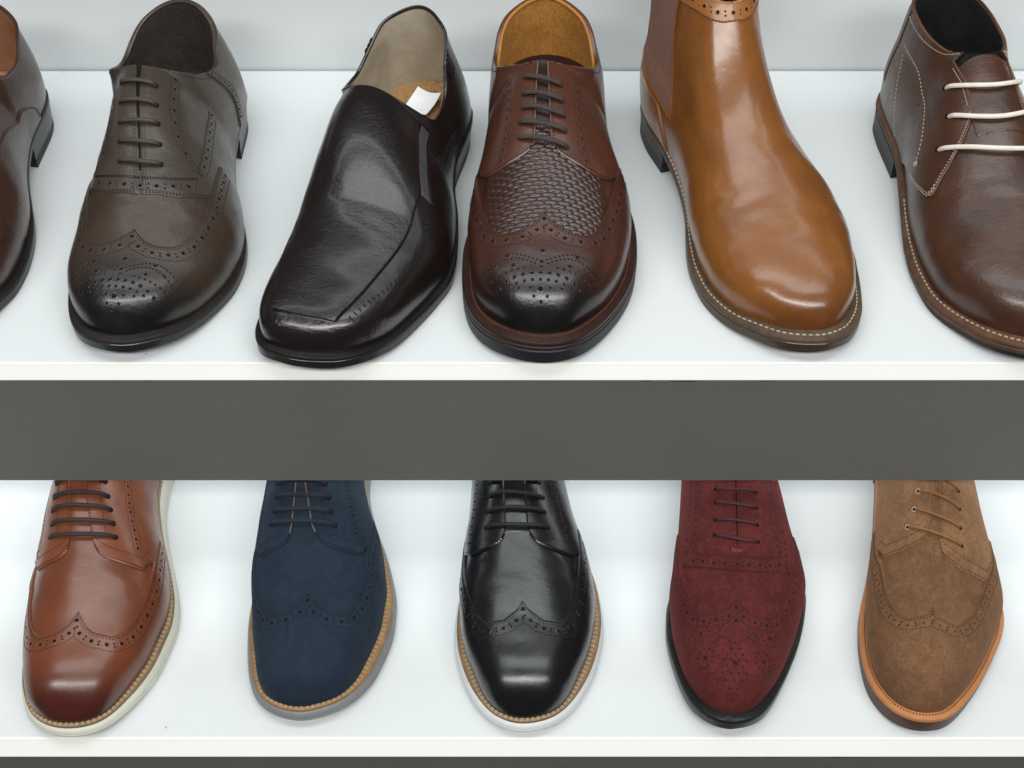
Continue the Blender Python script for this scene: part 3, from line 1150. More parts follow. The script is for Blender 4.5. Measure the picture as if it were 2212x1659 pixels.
# --- black-brown square toe loafer
def shoe_loafer():
    root = place('loafer', 'black brown square toe slip on loafer with beige lining and white paper label inside', -136, -16, False, 16.5, UP)
    la = Last([(1.2, -2), (3, 5), (8, 18), (17, 29), (27, 37), (46, 47), (72, 54), (95, 59), (116, 62), (134, 60), (154, 55), (176, 48), (200, 38), (232, 30), (268, 27), (295, 22), (307, 11)],
              [(1.2, -23), (3, -33), (7, -39), (14, -44), (26, -49), (40, -52), (65, -55), (95, -56), (130, -53), (165, -48), (205, -46), (250, -46), (290, -41), (306, -28)],
              316, 4.5, tipx=-12, heelx=-9, rc=[(0, -10), (40, -7), (100, -8), (130, -13), (165, -25), (205, -34), (240, -35), (275, -29), (316, -26)], yth=206,
              ridge=[(0, 20), (2, 29), (5, 35), (10, 40), (16, 43.3), (30, 46), (50, 49.5), (70, 54), (90, 58.5), (108, 65), (128, 76.5), (148, 86), (168, 92.5), (186, 96.5), (202, 98.5), (214, 122), (234, 150), (330, 190)],
              smooth=1.0, mtoe=5.0, wr=0.28,
              e1=[(0, 0.52), (30, 0.62), (60, 0.76), (90, 0.84), (130, 0.87), (170, 0.87), (200, 0.94), (250, 1.0), (330, 1.0)],
              e2=[(0, 0.58), (30, 0.66), (60, 0.80), (90, 0.93), (150, 1.0), (200, 1.0), (330, 1.0)],
              top=lambda r: [(206, r), (209, r - 5), (215, r - 13), (226, r - 18), (248, r - 21), (272, r - 10), (300, r + 4), (316, r + 9)], rdrop=[(206, 2), (209, 9), (218, 13), (232, 11), (255, 4), (275, 0), (316, 0)])
    lea = leather('black brown leather', (0.012, 0.0075, 0.007), (0.007, 0.0045, 0.0045), rough=0.25, coat=0.5, grain=0.45, crease=(0.085, 0.15), crease_amt=0.8, mottle=0.5)
    thr = plain('black thread and shadow line', (0.012, 0.009, 0.009), 0.7)  # stitching, and the dark line that shades the apron edge
    mb = base_upper(la, root, 'upper', lea, 0, opened=True)
    # punched whip stitches along the wall of the toe, seams on the sides
    for sg in (-1, 1):
        y = np.linspace(24, 132, 120); s_ = pchip([22, 39, 65, 96, 121, 150], [29, 34, 44, 53, 57, 60])(y)
        stitches(mb, la, y, la.cs(y, sg * s_), 0.1, 1, 4.6, 1.4, 3.2, 0.35)
        y = np.linspace(168, 252, 90)
        c = 0.55 + 0.38 * np.sin((y - 168) / 84 * 1.5)
        stitches(mb, la, y, sg * c, 0.1, 1, 2.2, 1.6, .5)
        stitches(mb, la, y - 3, sg * c, 0.1, 1, 2.2, 1.6, .5)
    mb.build('upper', [lea, thr], root, merge=True)
    # raised apron
    mb = MB()
    v = edge_lin(110, 0.006); u = edge_lin(61, 0.012) * 2 - 1
    ye = 18.5
    y = la.yof(la.tof(ye) + (la.tof(205.2) - la.tof(ye)) * v)
    hwf = pchip([18, 45, 66, 91, 118, 150, 180, 206], [22, 31, 37, 42.5, 46.5, 49.5, 49, 46.5])
    cof = pchip([18, 45, 66, 118, 150, 206], [0.5, -3, -4.5, -5, 0, 0])
    hw = hwf(y)
    Y = np.repeat(y[:, None], len(u), 1); S = hw[:, None] * u[None, :] + cof(y)[:, None]
    Y = Y - 1.4 * (1 - v[:, None]) ** 10 * (1 - u[None, :] ** 2)
    C = la.cs(Y, S)
    off = 2.2 + 1.2 * np.exp(-(v[:, None] / 0.03)) + 0 * Y
    skirt_patch(mb, la, Y, C, off, 0, edge=0.75)
    for sg in (-1, 1):
        gp_ = la.P(y[1:-1], la.cs(y[1:-1], sg * (hw[1:-1] + 0.5) + cof(y[1:-1])), 0.12)
        mb.tube(resample(gp_, step=1.5), 0.55, 1, 5)  # dark line laid along the apron edge as its shadow gap
    for d in (1.8,):
        for sg in (-1, 1):
            stitches(mb, la, y[2:-1], la.cs(y[2:-1], sg * (hw[2:-1] - d) + cof(y[2:-1])), 1.9, 1, 2.2, 1.6, .6)
        uu = np.linspace(-0.94, 0.94, 60)
        stitches(mb, la, ye + 2 - 1.4 * (1 - uu ** 2), la.cs(ye + 2 + 0 * uu, uu * 22.5), 2.6, 1, 2.2, 1.6, .6)
    mb.build('apron', [lea, thr], root)
    # elastic goring strips beside the apron
    gore = plain('black elastic', (0.075, 0.073, 0.075), 0.32, 0.5, 60, stretch=(1, 14, 1), bmp=0.4, coat=0.3)
    for sg in (-1, 1):
        mb = MB()
        v = edge_lin(40, 0.02); u = edge_lin(11, 0.08)
        y = 141 + 64 * v
        s0 = 50.8 - 1.5 * v; s1 = s0 + 8.5
        Y = np.repeat(y[:, None], len(u), 1); S = sg * (s0[:, None] + (s1 - s0)[:, None] * u[None, :])
        C = la.cs(Y, S)
        if sg < 0:
            Y, C = Y[:, ::-1], C[:, ::-1]
        skirt_patch(mb, la, Y, C, 0.9, 0)
        mb.build('elastic_gore', gore, root)
        mb = MB()
        for d0, d1 in ((9.2, 12.0),):
            S = sg * (s0[:, None] + d0 + (d1 - d0) * u[None, :]); C2 = la.cs(np.repeat(y[:, None], len(u), 1), S)
            if sg < 0:
                C2 = C2[:, ::-1]
            skirt_patch(mb, la, np.repeat(y[:, None], len(u), 1), C2, 1.3, 0)
        mb.build('gore_edge_strap', lea, root)
    # ribbed strap round the back of the collar
    for sg in (-1, 1):
        mb = MB()
        for j in range(3):
            y0_ = 268 + j * 4.2
            v = edge_lin(8, 0.1); u = np.linspace(0, 0.22, 14)
            y = y0_ + 3.6 * v
            Y = np.repeat(y[:, None], len(u), 1); lm = la.ctop(Y)
            C = sg * (lm + (1 - lm) * u[None, :])
            if sg > 0:
                Y, C = Y[:, ::-1], C[:, ::-1]
            skirt_patch(mb, la, Y, C, 1.6, 0, edges='tb')
        mb.build('collar_ribbing', lea, root)
    lin = leather('beige perforated lining', (0.36, 0.30, 0.225), (0.27, 0.21, 0.14), rough=0.6, coat=0, grain=0.3, crease_amt=0.1, mottle=0.5)
    ins = suede('tan heel sock', (0.33, 0.19, 0.085), (0.28, 0.155, 0.065), 0.15, 0.5)
    tstitch = plain('brown sock stitching', (0.10, 0.05, 0.02), 0.8)
    lo = lining(la, root, lin, 160)
    i_o = insole(la, root, [ins, tstitch], 160, 9.5, stitch=(6, 16))
    collar(la, root, lea, 1.4)
    mb = MB()
    # a folded white paper label standing up from the sock
    u = np.linspace(0, 1, 12); w = np.linspace(0, 1, 10)
    G = np.array([[(-24 + 20 * b + 2.5 * a + 1.2 * math.sin(3 * a) * b, 260 + 29 * a - 3 * b, 43.5 + 1.6 * a + 2.2 * (2 * b - 1) ** 2 * (0.3 + a) + 1.2 * (1 - a) ** 2) for b in w] for a in u])
    mb.grid(G, 0)
    G2 = G - np.array([0, 0, 0.3]); mb.grid(G2, 0, flip=True)
    lab = mb.build('paper_label', plain('white paper', (0.82, 0.82, 0.82), 0.7, 0.05), i_o)
    edge = plain('black brown welt', (0.012, 0.010, 0.010), 0.4, 0.4, coat=0.2)
    welt(la, root, [edge, thr], 3, (0.4, 2.2, 1.5, 0.8), 225)
    outsole(la, root, M['black_sole'], 3.0, 7.0, 4.5, -0.4)
    heel(la, root, [M['black_sole'], M['black_rubber']], 7.2, 227, taper=2.5)


shoe_loafer()


# --- mahogany brogue derby with woven vamp
def shoe_woven_derby():
    root = place('derby_shoe', 'reddish brown brogue derby with basket woven vamp, orange lining and chunky black sole', 20, -5, False, 2, UP)
    zf = [(0, 24), (20, 21.5), (50, 19.5), (90, 18.5), (120, 19), (150, 21), (180, 25), (210, 29), (235, 31), (330, 32)]
    la = Last([(1, 10), (6, 22), (20, 36), (37, 47), (58, 57), (77, 63), (97, 66), (118, 67), (141, 65), (165, 59), (195, 51), (230, 46), (265, 45), (290, 39), (304, 27)],
              [(1, -10), (6, -23), (13, -34), (24, -44), (38, -51), (59, -56), (78, -58), (101, -59), (120, -57), (145, -52), (180, -47), (230, -45), (265, -45), (290, -40), (304, -27)],
              315, 9, rc=[(0, 0), (80, -3.5), (130, -5.5), (320, -5)], zf=zf, yth=206, mwaist=5, mheel=5,
              ridge=[(0, 25), (3, 35), (8, 43), (15, 49.5), (25, 54.5), (40, 58.5), (60, 63), (80, 70), (100, 77.5), (120, 86), (140, 94), (160, 101), (180, 107.5), (197, 111.5), (209, 140), (230, 168), (330, 190)],
              top=lambda r: [(206, r), (211, r - 5), (218, r - 11), (230, r - 19), (252, r - 27), (276, r - 16), (315, r + 1)])
    lea = leather('mahogany leather', (0.068, 0.021, 0.012), (0.040, 0.013, 0.009), ((0.006, 0.0045, 0.0045), 18, 72), rough=0.33, coat=0.25)
    lea2 = leather('mahogany quarter leather', (0.085, 0.029, 0.017), (0.05, 0.017, 0.011), rough=0.34, coat=0.2)
    wov = leather('woven dark brown leather', (0.034, 0.0145, 0.0105), (0.045, 0.015, 0.010), rough=0.32, coat=0.3, crease_amt=0.0, grain=0.1)
    thr = plain('dark red thread', (0.028, 0.014, 0.010), 0.8)
    base_upper(la, root, 'vamp', lea, 200).build('vamp', [lea, thr], root, merge=True)
    # basket weave panel, pressed in relief
    mb = MB()
    v = edge_lin(300, 0.003); u = edge_lin(330, 0.003) * 2 - 1
    y = 60 + 92 * v; Y = np.repeat(y[:, None], len(u), 1); S = np.repeat(50 * u[None, :], len(v), 0)
    a = (S + 0.2 * Y) / 9.5; b = (Y - 0.05 * S) / 3.05
    row = np.floor(b); ph = a + 0.5 * (row % 2)
    fx = ph - np.floor(ph); fy = b - row
    bar = np.clip(1 - np.abs(2 * (fy + 0.3 * (fx - 0.5)) - 1) ** 3, 0, 1) ** 0.8 * np.clip(1 - np.abs(2 * fx - 1) ** 6, 0, 1) * (0.55 + 0.45 * np.sin(np.pi * fx))
    amp = sstep(50 - np.abs(S), 0, 9)
    skirt_patch(mb, la, Y, la.cs(Y, S), 0.15 + 0.95 * bar * amp, 0)
    mb.build('woven_panel', wov, root, sharp=180)
    wp = [(0, 86), (5, 79), (11, 74.5), (18, 71), (27, 71.5), (36, 78), (43, 92), (48, 104), (56, 124), (64, 144), (75, 162)]
    wing_cap(la, root, [lea, thr, M['dark']], wp, off=1.9, tail_off=0.8, medallion=medallion_curls(31, 1.1))
    gap = lambda y: 6.2 - 0.04 * np.maximum(np.asarray(y, float) - 135, 0)
    yf = pchip([0, 0.05, 0.2, 0.4, 0.55, 0.66, 1], [138, 132, 127.5, 126, 132, 144, 158])

    def extra(mb, la, sg, off):
        u = np.linspace(0, 1, 60); y = 130 + 72 * u
        sc = 31 - 6 * np.sin(u * 2.2) + 2 * u
        for d in (-2.6, 2.6):
            stitches(mb, la, y, la.cs(y, sg * (sc + d)), off, 1, 2.2, 1.5, .5)
        hs = [(yy, sg * float(31 - 6 * math.sin(uu * 2.2) + 2 * uu + (0 if i % 3 == 0 else (1.0 if i % 3 == 1 else -1.0))), 1.2 if i % 3 == 0 else .55)
              for i, (uu, yy) in enumerate(zip(np.linspace(0.02, 1, 26), np.linspace(132, 202, 26)))]
        holes(mb, la, hs, off, 0, 2)
    for sg in (-1, 1):
        quarter(la, root, [lea2, thr, M['dark']], sg, gap, yf, 2.3, extra=extra, edge_rows=(1.4,), raw=plain('tan cut edge', (0.20, 0.085, 0.05), 0.7))
    ins = leather('red brown sock', (0.060, 0.020, 0.013), rough=0.5, coat=0)
    tongue(la, root, leather('dark tongue leather', (0.020, 0.010, 0.008), rough=0.4, coat=0.1), 136, 209, 20, 0.6)
    mb = MB()
    yg = la.yof(np.linspace(float(la.tof(235)), 1.0, 50))
    for sg in (-1, 1):
        c0 = 0.955 - 0.06 * sstep(yg, 250, 305)
        ug = np.linspace(0, 1, 14)
        mb.grid(la.P(np.repeat(yg[:, None], 14, 1), sg * (c0[:, None] + (0.99 - c0[:, None]) * ug[None, :]), -3.6), 0)
    mb.build('heel_grip', ins, root, merge=True)
    lin = suede('orange leather lining', (0.42, 0.19, 0.045), (0.30, 0.115, 0.022), 0.2, 0.7)
    lining(la, root, lin, 170); insole(la, root, ins, 170, 7)
    collar(la, root, plain('orange rolled edge', (0.40, 0.17, 0.035), 0.5), 1.2, -1.6, 'lining_edge', cmin=0.2)
    collar(la, root, lea, 1.2, 0.4, cmin=0.1)
    lace = plain('grey brown round lace', (0.055, 0.040, 0.033), 0.75, 0.4, 300, bmp=0.7, bscale=700)
    shoelace(la, root, lace, [(143, -17.5, 136, 17.5), (155, -16.5, 148, 16.5), (167, -15, 160, 15.5), (179, -14, 172.5, 14.5), (193, -12.5, 186, 13.5)], 1.95, 2.6, 1.4)
    edge = plain('red brown welt', (0.036, 0.015, 0.011), 0.42, 0.4, coat=0.2)
    ost = plain('orange brown stitching', (0.16, 0.052, 0.018), 0.7)
    welt(la, root, [edge, ost], 3.5, (0.62, 2.3, 1.7, 1.1), 250)
    outsole(la, root, plain('dark brown midsole', (0.026, 0.016, 0.014), 0.5, 0.3), 3.5, 3.5, 3.0, 0.3, 'midsole')
    mb = MB()
    y = la.loop[:, 1]; zt = la.zf(y) - 7.0; zb = np.maximum(zt - 11.5, 0.02)
    slab(mb, la, [(-0.3, zt), (0.5, zt - 0.7), (0.3, zb + 1.5), (-1.2, zb)])
    mb.build('outsole', M['black_rubber'], root)
    heel(la, root, [M['black_rubber'], M['black_rubber']], 17, 236, taper=0.5)


shoe_woven_derby()


# --- tan chelsea boot
def boot_chelsea():
    root = place('chelsea_boot', 'plain tan leather chelsea boot with reddish elastic side panel and cream welt stitching', 207, 2, False, -12, UP)
    la = Last([(1.5, 12), (5, 23), (14, 33), (27, 42), (44, 49), (75, 59), (102, 65), (126, 65), (150, 57), (185, 43), (225, 31), (260, 28), (290, 23), (304, 11)],
              [(1.5, -2), (5, -13), (13, -26), (27, -37), (43, -48), (62, -55), (80, -58), (100, -58), (120, -55), (140, -50), (165, -44), (195, -42), (230, -44), (262, -47), (292, -44), (305, -33)],
              316, 7, tipx=5, heelx=-12, rc=[(0, 3), (90, 0), (155, -7), (215, -6), (316, -12)], yth=215,
              ridge=[(0, 20), (3, 29), (8, 36), (15, 41.5), (25, 46), (40, 51), (60, 57), (80, 64), (100, 72), (120, 81.5), (140, 91.5), (155, 100), (168, 110), (180, 122), (190, 134), (203, 151), (206, 155), (215, 172), (240, 215), (330, 260)],
              e1=[(0, 0.74), (50, 0.82), (100, 0.98), (150, 1.0), (185, 0.88), (215, 0.84), (330, 0.9)], mtoe=10,
              top=lambda r: [(215, r), (219, r + 2), (225, r + 4), (260, r + 2), (295, r + 4), (316, r + 6)], lean=-0.02)
    lea = leather('tan leather', (0.235, 0.085, 0.018), (0.175, 0.057, 0.011), ((0.120, 0.036, 0.008), 6, 40), rough=0.30, coat=0.35, grain=0.12, crease_amt=0.35, mottle=0.45)
    thr = plain('tan thread', (0.16, 0.055, 0.014), 0.7)
    mb = base_upper(la, root, 'upper', lea, 0, opened=True, ni=190)
    mb.build('upper', [lea, thr], root, merge=True)
    # elastic side panels
    el = plain('red brown elastic', (0.27, 0.130, 0.090), 0.8, 0.35, 40, stretch=(1, 40, 1), bmp=0.6)
    for sg in (-1, 1):
        mb = MB()
        v = edge_lin(70, 0.01); u = edge_lin(24, 0.05)
        # from the collar down to a point above the welt
        zt = la.top(240) - 9
        z = 60.0 + (zt - 60.0) * v
        yF = pchip([60, 66, 77, 96, 111, 124, 140, 170], [214, 216, 222, 230, 236, 240, 242, 244])(z)
        yB = pchip([60, 61.5, 63.5, 67, 73, 85, 103, 122, 170], [217, 228, 256, 278, 290, 296, 296, 292, 288])(z)
        Y = yB[:, None] + (yF - yB)[:, None] * u[None, :]
        H = la.ridge(Y) - la.zf(Y)
        th = np.arcsin(np.clip((z[:, None] - la.zf(Y)) / H, 0, 1) ** (1 / la.e2(Y)))
        C = sg * (1 - th * 2 / np.pi)
        if sg > 0:
            Y, C = Y[:, ::-1], C[:, ::-1]
        skirt_patch(mb, la, Y, C, 0.8, 0)
        mb.build('elastic_panel', el, root)
        # leather edge overlapping the elastic
        mb = MB()
        for side in (0, -1):
            yy = Y[:, side] if sg < 0 else Y[:, -1 - side]
            cc = C[:, side] if sg < 0 else C[:, -1 - side]
            for d in (0.0, 2.6):
                stitches(mb, la, yy + (d + 1.2) * (1 if side == 0 else -1), cc, 0.6, 0, 2.3, 1.7, 0.7, 0.5)
            P = la.P(yy, cc, 0.7); mb.tube(resample(P, step=1.2), 0.9, 1, 6)
        mb.build('panel_seam', [thr, lea], root)
    # counter at the heel
    mb = MB()
    for sg in (-1, 1):
        k = edge_lin(30, 0.02); v = edge_lin(40, 0.01)
        yb = lambda kk: 218 + 22 * (1 - kk) ** 1.5
        kk = 0.895 + 0.105 * k
        T = la.tof(yb(k))[None, :] + (1 - la.tof(yb(k)))[None, :] * v[:, None]
        Y = la.yof(T); C = sg * np.repeat(kk[None, :], len(v), 0)
        if sg > 0:
            Y, C = Y[:, ::-1], C[:, ::-1]
        skirt_patch(mb, la, Y, C, 1.3, 0)
        stitches(mb, la, yb(k) + 1.5, sg * kk, 1.3, 1, 2.3, 1.6, .6)
        stitches(mb, la, yb(k) + 4.0, sg * kk, 1.3, 1, 2.3, 1.6, .6)
    mb.build('heel_counter', [lea, thr], root)
    # collar band with perforations
    lea_b = leather('orange tan band leather', (0.31, 0.118, 0.029), (0.25, 0.088, 0.020), rough=0.38, coat=0.15, grain=0.1, crease_amt=0.05)
    mb = MB()
    nb = 120
    yy = np.unique(np.r_[la.yof(np.linspace(float(la.tof(215)), 1, nb)), 215 + np.array([0.15, 0.5, 1, 1.7, 2.6, 3.8, 5.2, 7])])
    band = 13.0
    us = edge_lin(14, 0.05)
    for sg in (-1, 1):
        # strip running below the topline: follow the collar line and drop a constant distance down the front
        pts_top = np.stack([yy, la.ctop(yy)], 1)
        Y = []; C = []
        for y_, c_ in pts_top:
            zt = float(la.top(y_))
            col_y = []; col_c = []
            for q in us:
                # slide down the form along its gradient: in front mostly along y, at the sides along c
                f = math.exp(-(y_ - 215) / 5.0)
                y2 = y_ - band * q * 0.62 * f
                z2 = zt - band * q * (1 - 0.15 * f)
                H = float(la.ridge(y2) - la.zf(y2))
                zz = min(1.0, max(0.0, (z2 - float(la.zf(y2))) / H)) ** (1 / float(la.e2(y2)))
                cc = 1 - math.asin(zz) * 2 / math.pi
                col_y.append(y2); col_c.append(sg * cc)
            Y.append(col_y); C.append(col_c)
        Y = np.array(Y); C = np.array(C)
        C[0] = 0
        if sg < 0:
            Y, C = Y[:, ::-1], C[:, ::-1]
            skirt_patch(mb, la, Y, C, 1.0, 0, edges='lr')
        else:
            skirt_patch(mb, la, Y, C, 1.0, 0, edges='lr')
        if sg < 0:
            Y, C = Y[:, ::-1], C[:, ::-1]
        P = la.P(Y, C, 1.0)
        j1 = len(us) - 2
        for j in (2, j1 - 1, j1):
            stitches(mb, la, Y[:, j], C[:, j], 1.0, 1, 2.3, 1.6, .55)
        jm = len(us) // 2
        d = np.r_[0, np.cumsum(np.linalg.norm(np.diff(P[:, jm], axis=0), axis=1))]
        hs = []
        for i, s_ in enumerate(np.arange(0.2 if sg > 0 else 5.5, d[-1] - 4, 5.5)):
            y_ = float(np.interp(s_, d, Y[:, jm])); c_ = float(np.interp(s_, d, C[:, jm]))
            ti = la._al[0 if sg > 0 else 1]; tt = int(min(159, float(la.tof(y_)) * 160))
            sv = sg * float(np.interp(abs(c_), la._cs, ti[tt]))
            if (i if sg > 0 else i + 1) % 2 == 0:
                hs.append((y_, sv, 1.45))
            else:
                hs.append((y_ + 0.9, sv, .65)); hs.append((y_ - 0.9, sv + 0.01, .65))
        holes(mb, la, hs, 1.0, 0, 2)
    mb.build('collar_band', [lea_b, thr, M['dark']], root)
    lin = suede('black green lining', (0.010, 0.014, 0.012), (0.02, 0.022, 0.02), 0.2)
    lining(la, root, lin, 190); insole(la, root, lin, 190)
    collar(la, root, lea_b, 1.5, -0.4)
    edge = plain('grey brown welt', (0.105, 0.068, 0.042), 0.5, 0.35)
    cream = plain('cream welt thread', (0.50, 0.43, 0.33), 0.8, 0.2)
    welt(la, root, [edge, cream], 3.5, (0.52, 4.4, 3.4, 1.1), 290)
    sol = plain('brown leather sole edge', (0.060, 0.032, 0.019), 0.42, 0.4, 200, stretch=(1, 1, 5), coat=0.15)
    outsole(la, root, sol, 3.5, 7.5, 5, 0.0)
    stack = plain('grey brown stacked heel', (0.060, 0.044, 0.032), 0.5, 0.5, 60, stretch=(1, 1, 14))
    heel(la, root, [stack, M['black_rubber']], 8.0, 226, taper=1.0, lift=9)


boot_chelsea()


# --- brown chukka boot with white laces
def boot_chukka():
    root = place('chukka_boot', 'dark brown chukka boot with white laces and cream stitching, at the right edge', 358, -6, False, -5, UP)
    la = Last([(2, 6), (5, 13), (11, 23), (22, 35), (38, 46), (58, 55), (80, 60), (105, 62), (130, 59), (160, 51), (192, 42), (217, 37), (260, 35), (290, 30), (305, 18)],
              [(2, -6), (5, -13), (11, -23), (22, -35), (38, -45), (55, -54), (74, -59), (102, -60), (130, -57), (159, -52), (192, -46), (217, -42), (260, -41), (293, -37), (306, -26)],
              315, 7, heelx=-4, rc=[(0, 0), (100, 2), (150, 4.5), (205, 4), (315, 0)], yth=212, mwaist=3.5, mheel=3.5,
              ridge=[(0, 21), (3, 30), (8, 38), (15, 44.5), (25, 49.5), (40, 54), (60, 58.5), (80, 64), (100, 71.5), (120, 80.5), (140, 91), (160, 101), (180, 109), (200, 116), (207, 119), (235, 150), (270, 180), (330, 200)],
              e2=[(0, 0.80), (50, 0.84), (100, 0.93), (145, 0.86), (200, 0.84), (250, 1.0), (330, 1.0)],
              e1=[(0, 0.80), (50, 0.84), (100, 0.95), (150, 0.98), (200, 0.9), (250, 0.88), (330, 1.0)],
              top=lambda r: [(212, r), (217, r - 3), (226, r - 6), (245, r - 6), (275, r - 4), (300, r - 1), (315, r + 2)], lean=0.0)
    lea = leather('dark brown oiled leather', (0.068, 0.026, 0.0135), (0.036, 0.0145, 0.009), rough=0.36, coat=0.2, grain=0.3, crease_amt=0.5, mottle=0.55)
    cream = plain('cream thread', (0.46, 0.37, 0.28), 0.8, 0.2)
    bl = plain('red brown thread', (0.10, 0.05, 0.03), 0.8)
    mb = base_upper(la, root, 'vamp', lea, 206)
    s_ = np.linspace(-13, 13, 40)
    stitches(mb, la, 151 - 0.006 * s_ ** 2, la.cs(151 + 0 * s_, s_), 0.6, 1, 2.6, 1.8, 0.6)
    mb.build('vamp', [lea, bl], root, merge=True)
    gap = lambda y: 18.5 + 0.2 * np.maximum(np.asarray(y, float) - 193, 0)
    yf = pchip([0, 0.04, 0.12, 0.25, 0.42, 0.56, 0.70, 0.9, 1], [172, 165, 156, 147, 138, 131, 147, 188, 205])

    def extra(mb, la, sg, off):
        # curved double row from the collar to the bar tack, and the heel counter seam
        u = np.linspace(0, 1, 80)
        y2 = 272 - 102 * u
        cst = pchip([168, 171, 179, 194, 211, 232, 258, 275], [0.80, 0.77, 0.72, 0.68, 0.655, 0.66, 0.71, 0.74])(y2)
        stitches(mb, la, y2, sg * cst, off, 1, 3.4, 2.5, 0.85)
        yy = np.linspace(232, 268, 40); kk = np.linspace(0.98, 0.35, 40); lm = la.ctop(yy)
        stitches(mb, la, yy, sg * (lm + (1 - lm) * kk), off, 1, 3.2, 2.3, 0.7)
        kk = np.linspace(0.50, 0.80, 40)
        for d in (1.3, 3.6):
            yq = yf(kk) + d
            g_ = np.abs(la.cs(yq, sg * gap(yq)))
            stitches(mb, la, yq, sg * (g_ + (1 - g_) * kk), off, 1, 2.8, 2.0, 0.6)
        # bar tack
        pt = [(y2[-1], sg * cst[-1])]
        for d in (-2, -1, 0, 1, 2):
            stitches(mb, la, np.array([pt[0][0] + d * 0.5 - 3, pt[0][0] + d * 0.5 + 3]), np.array([pt[0][1]] * 2) + sg * d * 0.006, off, 1, 5.5, 5.0, 1.0, 0.6)
    for sg in (-1, 1):
        quarter(la, root, [lea, cream], sg, gap, yf, 1.9, extra=extra, edge_rows=(2.6,), fstitch=(2.6,), top_rows=(2.6,), raw=plain('tan cut edge of chukka', (0.15, 0.075, 0.04), 0.7), rawk=0.56)
    tongue(la, root, lea, 150, 210, 26, 0.8)
    mb = MB()
    s_ = np.linspace(-19, 19, 60)
    stitches(mb, la, 206.5 - 0.006 * s_ ** 2, la.cs(206.5 + 0 * s_, s_), 1.0, 0, 2.8, 2.0, 0.7)
    mb.build('tongue_stitching', bl, root)
    lin = suede('black lining', (0.010, 0.010, 0.011), (0.018, 0.018, 0.018), 0.2)
    lining(la, root, lin, 190); insole(la, root, lin, 170)
    collar(la, root, plain('brown raw edge', (0.12, 0.055, 0.026), 0.6), 1.5, 0.6, cmin=0.31)
    # folded strap corners where the collar meets the back stay
    for sg in (-1, 1):
        mb = MB()
        v = edge_lin(8, 0.1); u = np.linspace(0, 0.8, 20)
        Y = np.repeat((281 + 9 * v)[:, None], 20, 1); lm = la.ctop(Y); C = sg * (lm + (1 - lm) * u[None, :])
        if sg > 0:
            Y, C = Y[:, ::-1], C[:, ::-1]
        skirt_patch(mb, la, Y, C, 2.6, 0)
        mb.build('back_stay', lea, root)
    lace = plain('white waxed lace', (0.78, 0.70, 0.62), 0.6, 0.12, 200, bmp=0.3)
    shoelace(la, root, lace, [(160, -50, 151, 45), (177, -37, 178, 36), (200, -34, 203, 34)], 1.75, 2.4, 1.0, drop=20.0)
    edge = plain('tan leather welt', (0.120, 0.058, 0.031), 0.6, 0.45, 90)
    welt(la, root, [edge, cream], 3.5, (0.55, 4.2, 3.2, 1.3), 170)
    outsole(la, root, plain('tan midsole edge', (0.105, 0.050, 0.028), 0.6, 0.4, 90), 3.5, 4, 3.5, 0.4, 'midsole')
    outsole(la, root, M['black_rubber'], 7.5, 4.0, 3, -0.6)
    heel(la, root, [M['black_rubber'], M['black_rubber']], 10, 218, taper=0.8)


boot_chukka()


# --- plain brown shoe cut off by the left edge
def shoe_plain():
    root = place('dress_shoe', 'plain brown leather shoe with black heel, cut off by the left edge', -400, 0, False, 2, UP)
    la = Last([(2, 0), (8, 10), (20, 22), (36, 31), (57, 38), (74, 43), (97, 44), (120, 42), (141, 38), (165, 30), (190, 22), (225, 17), (260, 17), (288, 13), (303, 1)],
              [(2, -22), (10, -36), (25, -50), (50, -62), (80, -66), (110, -64), (150, -58), (200, -54), (250, -54), (288, -50), (303, -38)],
              312, 5, tipx=-12, heelx=-18, rc=[(0, -12), (100, -12), (200, -22), (312, -26)], yth=200,
              top=lambda r: [(200, r), (206, r - 5), (215, r - 13), (230, r - 21), (250, r - 23), (275, r - 14), (312, r - 3)])
    lea = leather('red brown leather', (0.054, 0.023, 0.015), (0.030, 0.014, 0.010), rough=0.33, coat=0.25)
    thr = plain('dark brown thread', (0.02, 0.012, 0.01), 0.8)
    mb = base_upper(la, root, 'upper', lea, 0, opened=True)
    mb.build('upper', lea, root, merge=True)
    for sg in (-1, 1):
        mb = MB()
        # side quarter seam arching up from the waist
        k = edge_lin(50, 0.015)
        yb = pchip([0, 0.09, 0.29, 0.45, 0.65, 0.8, 0.91, 1], [138, 150, 172, 195, 216, 234, 249, 253])
        v = edge_lin(60, 0.01)
        T = la.tof(20) + (la.tof(yb(k))[None, :] - la.tof(20)) * v[:, None]
        Y = la.yof(T); kk = 0.45 + 0.55 * k; C = sg * np.repeat(kk[None, :], len(v), 0)
        if sg > 0:
            Y, C = Y[:, ::-1], C[:, ::-1]
        skirt_patch(mb, la, Y[30:], C[30:], 1.2 * v[30:, None] ** 2 + 0.05, 0, edges='b')
        for d in (1.5, 3.2):
            stitches(mb, la, yb(k) - d, sg * kk, 1.2, 1, 2.2, 1.6, .5)
        mb.build('side_wing', [lea, thr], root)
    lin = leather('tan lining', (0.30, 0.14, 0.07), rough=0.55, coat=0)
    lining(la, root, lin, 160); insole(la, root, lin, 160); collar(la, root, lea, 1.5)
    edge = plain('black welt', (0.012, 0.011, 0.011), 0.5, 0.4)
    welt(la, root, [edge, thr], 3, (0.4, 2.4, 1.6, 0.8), 225)
    outsole(la, root, M['black_sole'], 3.0, 7.0, 5, -0.2)
    heel(la, root, [M['black_sole'], M['black_rubber']], 7.4, 222)


shoe_plain()

# --- lower row


